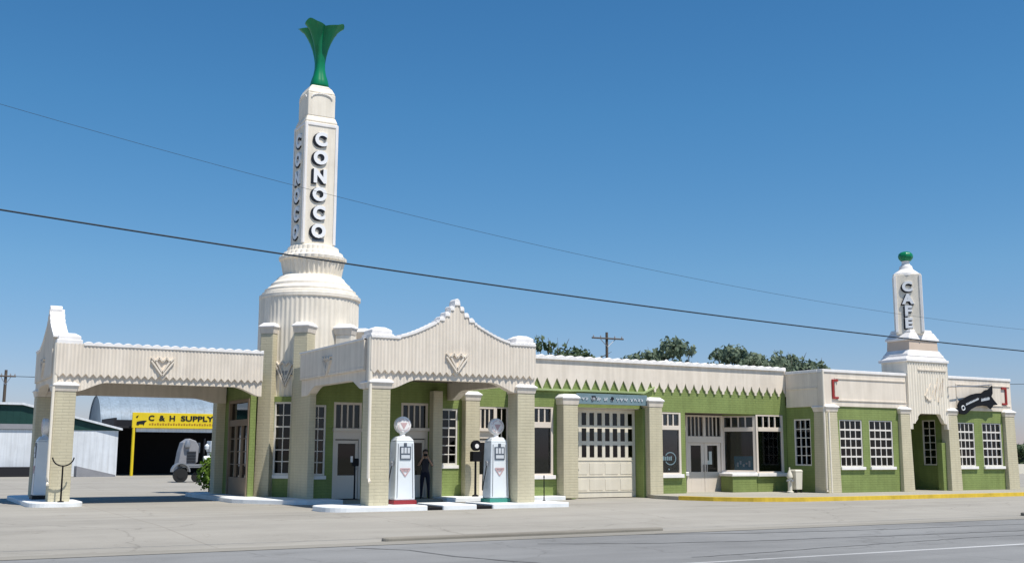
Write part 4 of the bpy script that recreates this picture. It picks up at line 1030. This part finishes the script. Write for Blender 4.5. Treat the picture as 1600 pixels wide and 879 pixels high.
# ================================================================== PERSON
def person(px, py, z0, rz, label):
    J = {}; E = []
    def j(n, x, y, z, r): J[n] = (Vector((x, y, z)), r)
    j('pelvis', 0, 0, .93, .135); j('belly', 0, -.01, 1.08, .128); j('chest', 0, 0, 1.30, .145); j('neck0', 0, .01, 1.45, .07); j('neck', 0, -.01, 1.52, .055); j('head0', 0, -.025, 1.60, .085); j('head', 0, -.02, 1.69, .092); j('crown', 0, -.005, 1.745, .065)
    for s, q in ((-1, 'l'), (1, 'r')):
        j('sh'+q, s*.165, .01, 1.41, .065); j('el'+q, s*.27, -.10, 1.19, .047); j('wr'+q, s*.10, -.30, 1.50, .030); j('pm'+q, s*.075, -.31, 1.56, .034)
        j('hip'+q, s*.095, 0, .88, .105); j('kn'+q, s*.125, -.02, .49, .065); j('an'+q, s*.14, .015, .09, .042); j('to'+q, s*.16, -.15, .035, .038)
        for k in range(4): j('f%d' % k+q, s*(.075-.02+.017*k), -.335, 1.60+.012*(1-abs(k-1.3)), .009); j('g%d' % k+q, s*(.06+.012*k-.03), -.33, 1.64+.006*(2-k), .008)
        j('t0'+q, s*.045, -.30, 1.575, .010); j('t1'+q, s*.02, -.315, 1.59, .009)
    ed = [('pelvis', 'belly'), ('belly', 'chest'), ('chest', 'neck0'), ('neck0', 'neck'), ('neck', 'head0'), ('head0', 'head'), ('head', 'crown')]
    for q in 'lr':
        ed += [('chest', 'sh'+q), ('sh'+q, 'el'+q), ('el'+q, 'wr'+q), ('wr'+q, 'pm'+q), ('pelvis', 'hip'+q), ('hip'+q, 'kn'+q), ('kn'+q, 'an'+q), ('an'+q, 'to'+q), ('pm'+q, 't0'+q), ('t0'+q, 't1'+q)]
        for k in range(4): ed += [('pm'+q, 'f%d' % k+q), ('f%d' % k+q, 'g%d' % k+q)]
    names = list(J); idx = {n: i for i, n in enumerate(names)}
    me = bpy.data.meshes.new('person'); me.from_pydata([tuple(J[n][0]) for n in names], [(idx[a], idx[b]) for a, b in ed], [])
    o = bpy.data.objects.new('person', me); COL.objects.link(o)
    sk = o.modifiers.new('skin', 'SKIN'); sb = o.modifiers.new('sub', 'SUBSURF'); sb.levels = 2; sb.render_levels = 2
    for i, n in enumerate(names):
        d = me.skin_vertices[0].data[i]; d.radius = (J[n][1], J[n][1]*(.78 if n in ('pelvis', 'belly', 'chest') else 1)); d.use_root = n == 'pelvis'
    dg = bpy.context.evaluated_depsgraph_get(); m2 = bpy.data.meshes.new_from_object(o.evaluated_get(dg))
    bpy.data.objects.remove(o); bpy.data.meshes.remove(me)
    for mm in ('skin', 'shirt', 'shorts', 'rubber'): m2.materials.append(M[mm])
    for p in m2.polygons:
        c = p.center; p.use_smooth = True
        upper = c.z > .98 and c.z < 1.47 and not (abs(c.x) < .2 and c.y < -.16) and not (c.y < -.14)
        p.material_index = 1 if upper else (2 if .12 < c.z <= .98 and c.y > -.2 else (3 if c.z <= .12 else 0))
    o = bpy.data.objects.new('person', m2); COL.objects.link(o); o.location = (px, py, z0); o.rotation_euler = (0, 0, rz); ORG[o.name] = Vector((0, 0, 0))
    o['label'] = label; o['category'] = 'person'
    mb = MB(); vs = []
    mb.lathe(0, .012, [(.098, 1.64), (.108, 1.70), (.100, 1.76), (.070, 1.80), (.02, 1.82)], 20)
    mb.v = [(x, y+(.02 if y > 0 else .035)*(1 if z < 1.75 else .4), z) for x, y, z in mb.v]
    mb.lathe(0, .06, [(.05, 1.50), (.075, 1.58), (.085, 1.66), (.06, 1.72)], 14); obj('hair', mb, M['hair'], o, org=(0, 0, 0), smooth='all')
    mb = MB()
    for s in (-1, 1): mb.lathe(s*.035, -.105, [(.002, 1.675), (.012, 1.683), (.002, 1.691)], 8)
    mb.frus(0, -.118, 1.625, 1.665, .016, .02, .008, .008); mb.box(-.025, .025, -.112, -.10, 1.60, 1.606)
    for s in (-1, 1): mb.box(s*.094-.008, s*.094+.008, -.03, .01, 1.64, 1.70)
    obj('face', mb, M['skin'], o, org=(0, 0, 0))
    return o
pz = person(17.72, 37.75, -.06, R(-25), 'person in dark clothes standing in canopy shade holding a camera to their face')
cm = MB(); cm.box(-.07, .07, -.03, .03, -.045, .045); cm.tube([(0, -.03, 0), (0, -.085, 0)], .032, 14)
ch = obj('camera', cm, M['black'], None, org=(0, 0, 0), bevel=.006); ch.location = Vector((17.72, 37.75, -.06))+Matrix.Rotation(R(-25), 3, 'Z') @ Vector((0, -.345, 1.60)); ch.rotation_euler = (0, 0, R(-25)); tag(ch, 'small black camera held up by the person in the shade', 'camera')

# ================================================================== BEHIND ON THE LEFT
# white shed with dark green gable
t = thing('metal_shed', (8, 90, -.15), 'white metal shed with dark green gable end behind the left canopy', 'shed')
Fs = FX(88.0)
mb = MB(); Fs.box(mb, -9, 15.7, -14, 0, -.15, 3.25); obj('wall', mb, M['metalwhite'], t)
mb = MB(); mb.prism([(-9, 3.25), (15.72, 3.22), (15.72, 3.30), (8.9, 4.98), (-9, 4.98)], lambda a, b, w: Fs.P(a, b, w), -14, .04); gb = obj('gable', mb, M['metaldark'], t)
mb = MB(); mb.prism([(-9.2, 5.0), (8.9, 5.0), (15.95, 3.25), (15.95, 3.40), (8.95, 5.16), (-9.2, 5.16)], lambda a, b, w: Fs.P(a, b, w), -14.2, .25); obj('roof', mb, M['metalwhite'], t)
mb = MB(); mb.prism([(-9, 3.25), (11.2, 3.25), (11.2, 3.62), (-9, 3.62)], lambda a, b, w: Fs.P(a, b, w), .041, .12); obj('canopy_strip', mb, M['greymetal'], t)
mb = MB(); Fs.box(mb, -9, 12.2, .001, .6, -.15, .55); obj('shadow_band', mb, M['darkin'], t)  # dark box stands in for shadow along the shed base
rp = MB(); rp.prism([(12.5, -.15), (15.2, -.15), (15.2, -.02), (12.5, .62)], lambda a, b, w: (a, w, b), 85.4, 86.6)
o = obj('ramp', rp, M['greymetal'], None, org=(13.5, 86, -.15)); tag(o, 'low grey sloping ramp lying before the white shed', 'ramp')
# quonset hut
t = thing('quonset_hut', (20, 104, -.15), 'pale galvanised half-round hut behind the yellow sign', 'hut')
rr = 3.4; cyq = 103.0
arc = [(cyq+rr*math.cos(a), 3.05+rr*math.sin(a)) for a in [math.pi*i/24 for i in range(25)]]
mb = MB(); mb.prism([(cyq-rr, -.15), *[(y, z) for y, z in reversed(arc)], (cyq+rr, -.15)], lambda a, b, w: (w, a, b), 16.4, 16.6); obj('end_wall', mb, M['metalgrey'], t)
mb = MB(); vs = []
for y, z in arc: vs += [(16.3, cyq+(y-cyq)*1.02, 3.05+(z-3.05)*1.02), (46, cyq+(y-cyq)*1.02, 3.05+(z-3.05)*1.02)]
mb.add(vs, [(2*i, 2*i+1, 2*i+3, 2*i+2) for i in range(24)]); mb.box(16.7, 46, cyq-rr, cyq-rr+.1, -.15, 3.1); obj('roof', mb, M['metalblue'], t, smooth='all')
# supply shop
t = thing('supply_shop', (22, 90, -.15), 'dark open-fronted supply shop with long yellow sign fascia', 'shop')
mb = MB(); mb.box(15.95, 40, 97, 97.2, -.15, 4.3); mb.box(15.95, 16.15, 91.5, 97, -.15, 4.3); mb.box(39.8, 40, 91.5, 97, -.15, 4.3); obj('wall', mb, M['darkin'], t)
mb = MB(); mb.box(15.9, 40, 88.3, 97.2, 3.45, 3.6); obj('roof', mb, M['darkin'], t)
mb = MB(); mb.box(17.0, 39.9, 88.06, 88.3, 3.16, 3.44); obj('awning_edge', mb, M['metalwhite'], t)
mb = MB(); mb.box(16.65, 40.0, 87.9, 88.05, 3.45, 4.62); sgn = obj('sign_panel', mb, M['yellow'], t, bevel=.02)
mb = MB(); Fy = FX(87.9); uu = 18.05
for chs, u, in (('C', 18.05), ('&', 18.85), ('H', 19.62)): letter(mb, chs, Fy, u, 4.22, .42, .0, .03, 1, .03, wx=1.15)
V, Fc = text_mesh('SUPPLY', 1.0, .5, .03); xs = [v[0] for v in V]; kx = 2.55/(max(xs)-min(xs)); mx = (max(xs)+min(xs))/2; ys = [v[1] for v in V]; ky = .42/(max(ys)-min(ys)); my = (max(ys)+min(ys))/2
mb.add([Fy.P(21.55+(v[0]-mx)*kx, 4.22+(v[1]-my)*ky, (v[2]+.5)*.03) for v in V], Fc)
mb.prism([(16.95, 3.72), (17.1, 3.66), (17.2, 3.76), (17.45, 3.74), (17.5, 3.64), (17.58, 3.9), (17.72, 4.02), (17.5, 4.02), (17.2, 3.98), (16.98, 3.92)], lambda a, b, w: Fy.P(a, b, w), .0, .03)
mb.prism([(16.9, 4.3), (17.1, 4.42), (17.0, 4.2)], lambda a, b, w: Fy.P(a, b, w), .0, .03)
obj('lettering', mb, M['letterblack'], sgn)
mb = MB()
for k in range(26): Fy.box(mb, 17.9+.2*k, 18.02+.2*k, .0, .02, 3.70, 3.80+.05*(k % 2))
obj('small_lettering', mb, M['ochre'], sgn)
mb = MB(); mb.tube([(16.8, 88.0, -.15), (16.8, 88.0, 3.45)], .11, 10); obj('post', mb, M['yellow'], t)
mb = MB(); mb.tube([(32.8, 88.0, -.15), (32.8, 88.0, 3.45)], .11, 10); obj('post', mb, M['yellow'], t)
# parked equipment trailer
T0 = Vector((16.75, 68.5, -.15))
t = thing('equipment_trailer', tuple(T0), 'grey equipment trailer with white boxes and silver tank parked before the dark shop', 'trailer')
def tb(name, fn, m, parent=None, **k):
    mb = MB(); fn(mb); mb.v = [tuple(Vector(v)+T0) for v in mb.v]; return obj(name, mb, M[m], parent or t, **k)
tb('frame', lambda b: (b.box(-.9, 2.6, -.7, .7, .86, .98), b.box(-1.0, 2.6, -.72, -.62, .95, 1.06)), 'steel', bevel=.01)
def cowl(b):
    prof_ = [(-1.15, .55), (-.95, .5), (-.80, .9), (-.2, 1.0), (.05, 1.2), (.1, 2.1), (-.1, 2.45), (-.5, 2.6), (-.85, 2.35), (-1.0, 1.8), (-1.1, 1.1)]
    b.prism(prof_, lambda a, z, w: (a, w, z), -.55, .5)
cw_ = tb('cowl', cowl, 'greymetal', bevel=.06)
tb('grille', lambda b: [b.box(-.62, -.08, -.60, -.552, 1.15+.09*k, 1.19+.09*k) for k in range(8)], 'darkin', parent=cw_)
tb('fender', lambda b: [b.hexa([(-1.0+.55*math.cos(R(a0)), -.95, .62+.55*math.sin(R(a0))), (-1.0+.55*math.cos(R(a0)), -.5, .62+.55*math.sin(R(a0))), (-1.0+.47*math.cos(R(a0)), -.5, .62+.47*math.sin(R(a0))), (-1.0+.47*math.cos(R(a0)), -.95, .62+.47*math.sin(R(a0))), (-1.0+.55*math.cos(R(a0+20)), -.95, .62+.55*math.sin(R(a0+20))), (-1.0+.55*math.cos(R(a0+20)), -.5, .62+.55*math.sin(R(a0+20))), (-1.0+.47*math.cos(R(a0+20)), -.5, .62+.47*math.sin(R(a0+20))), (-1.0+.47*math.cos(R(a0+20)), -.95, .62+.47*math.sin(R(a0+20)))]) for a0 in range(0, 180, 20)], 'steel')
tb('wheel', lambda b: (b.tube([(-1.0, -.9, .42), (-1.0, -.6, .42)], .42, 20), b.tube([(-1.0, -.93, .42), (-1.0, -.9, .42)], .2, 14)), 'rubber')
tb('windscreen', lambda b: b.box(.12, .16, -.5, .4, 1.75, 2.35), 'dial')
tb('lamp', lambda b: b.lathe(-.62, -.62, [(.04, 2.0), (.16, 2.08), (.18, 2.25), (.12, 2.45), (.03, 2.5)], 14), 'steel', smooth=True)
tb('tank', lambda b: b.tube([(.42, -.45, 1.38), (.95, -.45, 1.42)], [.17, .17], 16), 'pumpwhite', smooth=True)
tb('lamp', lambda b: b.lathe(.6, -.4, [(.03, 1.9), (.13, 1.98), (.15, 2.15), (.04, 2.28)], 14), 'pumpwhite', smooth=True)
tb('toolbox', lambda b: (b.box(.85, 2.0, -.6, .5, 1.05, 1.75), b.box(.78, 1.62, -.6, .4, 1.78, 2.45)), 'pumpwhite', bevel=.03)
tb('upright', lambda b: (b.tube([(.5, 0, .98), (.55, 0, 2.6)], .06, 8), b.tube([(1.75, -.2, 1.7), (1.8, -.2, 2.4)], .09, 8)), 'darkin')
tb('wheel', lambda b: (b.tube([(1.35, -.72, .36), (1.35, -.5, .36)], .37, 20), b.tube([(1.35, -.74, .36), (1.35, -.72, .36)], .18, 14)), 'rubber')
tb('wheel', lambda b: b.tube([(.05, -.5, .3), (.05, -.3, .3)], .30, 18), 'rubber')
tb('jack', lambda b: (b.tube([(.38, -.6, .0), (.38, -.6, .9)], .07, 8), b.tube([(.68, -.6, .0), (.68, -.6, .9)], .07, 8)), 'pumpwhite')

# ================================================================== FOLIAGE
def leaf_cloud(lobes, n, size, rnd, flat=.6):
    mb = MB()
    for k in range(n):
        lx, ly, lz, a, b, c = rnd.choices(lobes, [l[3]*l[4]*l[5] for l in lobes])[0]
        while True:
            d = Vector((rnd.gauss(0, 1), rnd.gauss(0, 1), rnd.gauss(0, 1)))
            if d.length > .1: break
        d.normalize(); r = rnd.random()**.42*rnd.uniform(.75, 1.08)
        p = Vector((lx+d.x*a*r, ly+d.y*b*r, lz+d.z*c*r))
        nrm = (d+Vector((rnd.gauss(0, .6), rnd.gauss(0, .6), rnd.gauss(.3, .6)))).normalized()
        u = nrm.orthogonal().normalized(); u.rotate(Matrix.Rotation(rnd.uniform(0, 6.28), 3, nrm)); v = nrm.cross(u)
        s = size*rnd.uniform(.6, 1.35)
        mb.add([p-u*s*.5, p+v*s*.28, p+u*s*.5, p-v*s*.28], [(0, 1, 2, 3)])
    return mb
def crown_lobes(rnd, w, h, z0, n):
    L = []
    for i in range(n):
        a = rnd.uniform(0, 6.28); rr = w*rnd.uniform(.15, .80); t = rnd.uniform(.05, .95); z = z0+h*t*(1-.35*(rr/w)**2)
        k = rnd.uniform(.16, .34); L.append((rr*math.cos(a), rr*math.sin(a), z, w*k*rnd.uniform(.9, 1.3), w*k*rnd.uniform(.9, 1.3), w*k*rnd.uniform(.55, .9)))
    for i in range(n):      # loose sprays that break the outline
        a = rnd.uniform(0, 6.28); rr = w*rnd.uniform(.55, 1.05); t = rnd.uniform(.3, 1.08); z = z0+h*t*(1-.30*(rr/w)**2)
        k = rnd.uniform(.06, .12); L.append((rr*math.cos(a), rr*math.sin(a), z, w*k*1.3, w*k*1.3, w*k))
    return L
def tree_mesh(seed, w, h, z0, n, size, m, bare=False):
    rnd = random.Random(seed); lobes = crown_lobes(rnd, w, h, z0, 15 if not bare else 9)
    tr = MB(); tr.tube([(0, 0, -.4), (.1, .05, z0*.5), (0, 0, z0+h*.25)], [.35, .28, .2], 9)
    for l in lobes[:12]+lobes[15:27]:
        b = Vector((0, 0, z0*rnd.uniform(.6, 1.1))); e = Vector(l[:3]); mm = b.lerp(e, .5)+Vector((0, 0, -.3)); tr.tube([b, mm, e, e+Vector((rnd.uniform(-.6, .6), rnd.uniform(-.6, .6), rnd.uniform(.4, 1.0)))], [.14, .09, .045, .012], 6)
    return tr, leaf_cloud(lobes, n, size, rnd)
def tree(loc, spec, label, m='leaf', rz=0, s=(1, 1, 1), group='trees beyond the roof'):
    t = thing('tree', (0, 0, 0), label, 'tree', group)
    tr, cl = spec
    obj('trunk', tr, M['bark'], t); obj('crown', cl, M[m], t)
    t.location = loc; t.rotation_euler = (0, 0, rz); t.scale = (s[0]*1.12, s[1]*1.12, s[2]*1.14)
    return t
sp1 = tree_mesh(11, 4.8, 6.2, 4.6, 4200, .50, 'leaf'); sp2 = tree_mesh(23, 4.8, 5.4, 5.0, 3900, .50, 'leaf'); sp3 = tree_mesh(37, 3.6, 5.8, 4.6, 2300, .42, 'leaf'); spb = tree_mesh(52, 3.0, 5, 5.2, 120, .3, 'leaf', True)
tree((47.7, 80, -.4), sp2, 'dark leafy tree beside the front canopy corner block', 'leafdark', 1.2, (.82, .82, 1.0))
tree((61.6, 80, -.4), sp1, 'leafy tree behind the white roof vent', 'leaf', .4, (.76, .76, .97))
tree((65.4, 82, -.4), sp2, 'low tree in the dip of the tree row, right of the roof vent', 'leaf', 2.1, (.80, .80, .92))
tree((69.2, 79, -.4), sp1, 'dense tree in the middle of the row, behind the shop entrance', 'leaf', 3.6, (.82, .82, .95))
tree((72.0, 83, -.4), sp3, 'slim pale tree between two denser trees', 'leaf', 1.0, (1.05, 1.05, 1.02))
tree((74.4, 80, -.4), sp2, 'broad dense tree of the row beyond the shop roof', 'leaf', .9, (.86, .86, 1.0))
tree((77.0, 81, -.4), sp3, 'thin feathery tree at the right end of the row by the cafe', 'leaf', 2.4, (1.0, 1.0, 1.0))
tree((54.6, 84, -.4), spb, 'nearly bare tree around the utility pole', 'leaf', 0, (1.15, 1.15, 1.0))
tree((84.0, 84, -.4), spb, 'sparse twig tree just left of the cafe roof corner', 'leaf', 1.6, (.6, .6, .95))
sp4 = tree_mesh(71, 4.5, 4.5, .6, 3800, .4, 'leafdark')
tree((111.5, 79, -.4), sp4, 'low dark tree at the right edge beyond the cafe', 'leafdark', .3, (1, 1, .6))
tree((118, 84, -.4), sp4, 'low dark tree at the right edge beyond the cafe', 'leafdark', 2.3, (1.1, 1.1, .66))
rnd = random.Random(4)
sm = leaf_cloud([(0, 0, .75, .34, .34, .5), (.12, .1, 1.05, .25, .25, .4), (-.1, 0, .4, .3, .3, .35)], 900, .13, rnd)
t = thing('shrub', (0, 0, 0), 'bright green shrub at the back corner of the station', 'shrub')
obj('foliage', sm, M['shrubleaf'], t); mb = MB(); mb.tube([(0, 0, -.05), (0, 0, .8)], .03, 6); obj('stem', mb, M['bark'], t); t.location = (13.02, 50.4, -.15); t.scale = (1.5, 1.5, 1.3)
# low wall and fence beyond the cafe
mb = MB(); mb.box(88, 140, 70, 70.25, -.45, .75); o = obj('low_wall', mb, M['hydrant'], None, org=(100, 70, -.45)); tag(o, 'low pale wall at the right edge below the dark trees', 'wall')

# ================================================================== POLES AND WIRES
def utility_pole(x, y, h, arm, label, rz=0, second=False):
    t = thing('utility_pole', (x, y, -.4), label, 'utility pole', 'wooden utility poles')
    mb = MB(); mb.tube([(x, y, -.5), (x, y, h)], [.17, .12], 10); obj('pole', mb, M['polewood'], t)
    mb = MB(); dx, dy = arm*math.cos(rz), arm*math.sin(rz)
    mb.tube([(x-dx, y-dy-.16, h-.55), (x+dx, y+dy-.16, h-.55)], .075, 6); obj('crossarm', mb, M['polewood'], t)
    mb = MB()
    for s in (-.9, -.45, .45, .9): mb.lathe(x+dx*s, y+dy*s-.16, [(.05, h-.5), (.06, h-.4), (.03, h-.3)], 8)
    obj('insulator', mb, M['greymetal'], t)
    mb = MB()
    for s in (-1, 1): mb.tube([(x+dx*s*.5, y-.16, h-.6), (x, y-.12, h-1.3)], .03, 6)
    obj('brace', mb, M['steel'], t)
    return t
utility_pole(54.95, 80, 12.15, 1.6, 'wooden utility pole with crossarm rising beyond the shop roof', rz=-.06)
utility_pole(9.2, 106, 8.7, .8, 'short utility pole far left beyond the white shed')
def cable(pts, r, label, name='overhead_wire', sag=0):
    mb = MB(); mb.tube(pts, r, 6); o = obj(name, mb, M['wirecol'], None, org=pts[0], smooth='all'); tag(o, label, 'wire', 'overhead wires'); return o
def interp(P, Y, n=60):
    xs = [p[0] for p in P]; out = []
    for i in range(n+1):
        x = xs[0]+(xs[-1]-xs[0])*i/n
        for a, b in zip(P, P[1:]):
            if a[0] <= x <= b[0]+1e-9: out.append((x, Y, a[1]+(b[1]-a[1])*(x-a[0])/(b[0]-a[0]))); break
    return out
def quad_fit(P, Y, x0, x1, n=70):
    # least squares parabola through the measured points: one even sag
    import numpy as np
    c = np.polyfit([p[0] for p in P], [p[1] for p in P], 2); return [(x0+(x1-x0)*i/n, Y, float(np.polyval(c, x0+(x1-x0)*i/n))) for i in range(n+1)]
cable(quad_fit([(1.53, 5.82), (6.13, 5.5), (8.0, 5.43), (13.59, 5.16), (20.46, 4.86), (29.43, 4.66)], 21, -9, 42), .017, 'thick dark overhead wire crossing in front of the tower base')
cable(quad_fit([(1.6, 8.63), (7.85, 7.65), (11.09, 7.19), (17.6, 6.64), (27.2, 6.03), (33.71, 5.8)], 24, -9, 46), .0042, 'thin overhead wire crossing the lettered tower shaft')
cable([(47.6, 36, 5.05), (60, 37, 5.6), (80, 38, 6.6)], .014, 'short service wire running right from the cafe roof corner')
cable([(-20, 105.8, 8.2), (9.2, 105.84, 8.15), (24, 105.9, 8.2), (46, 105.9, 8.7)], .03, 'faint wire strung from the far left utility pole')
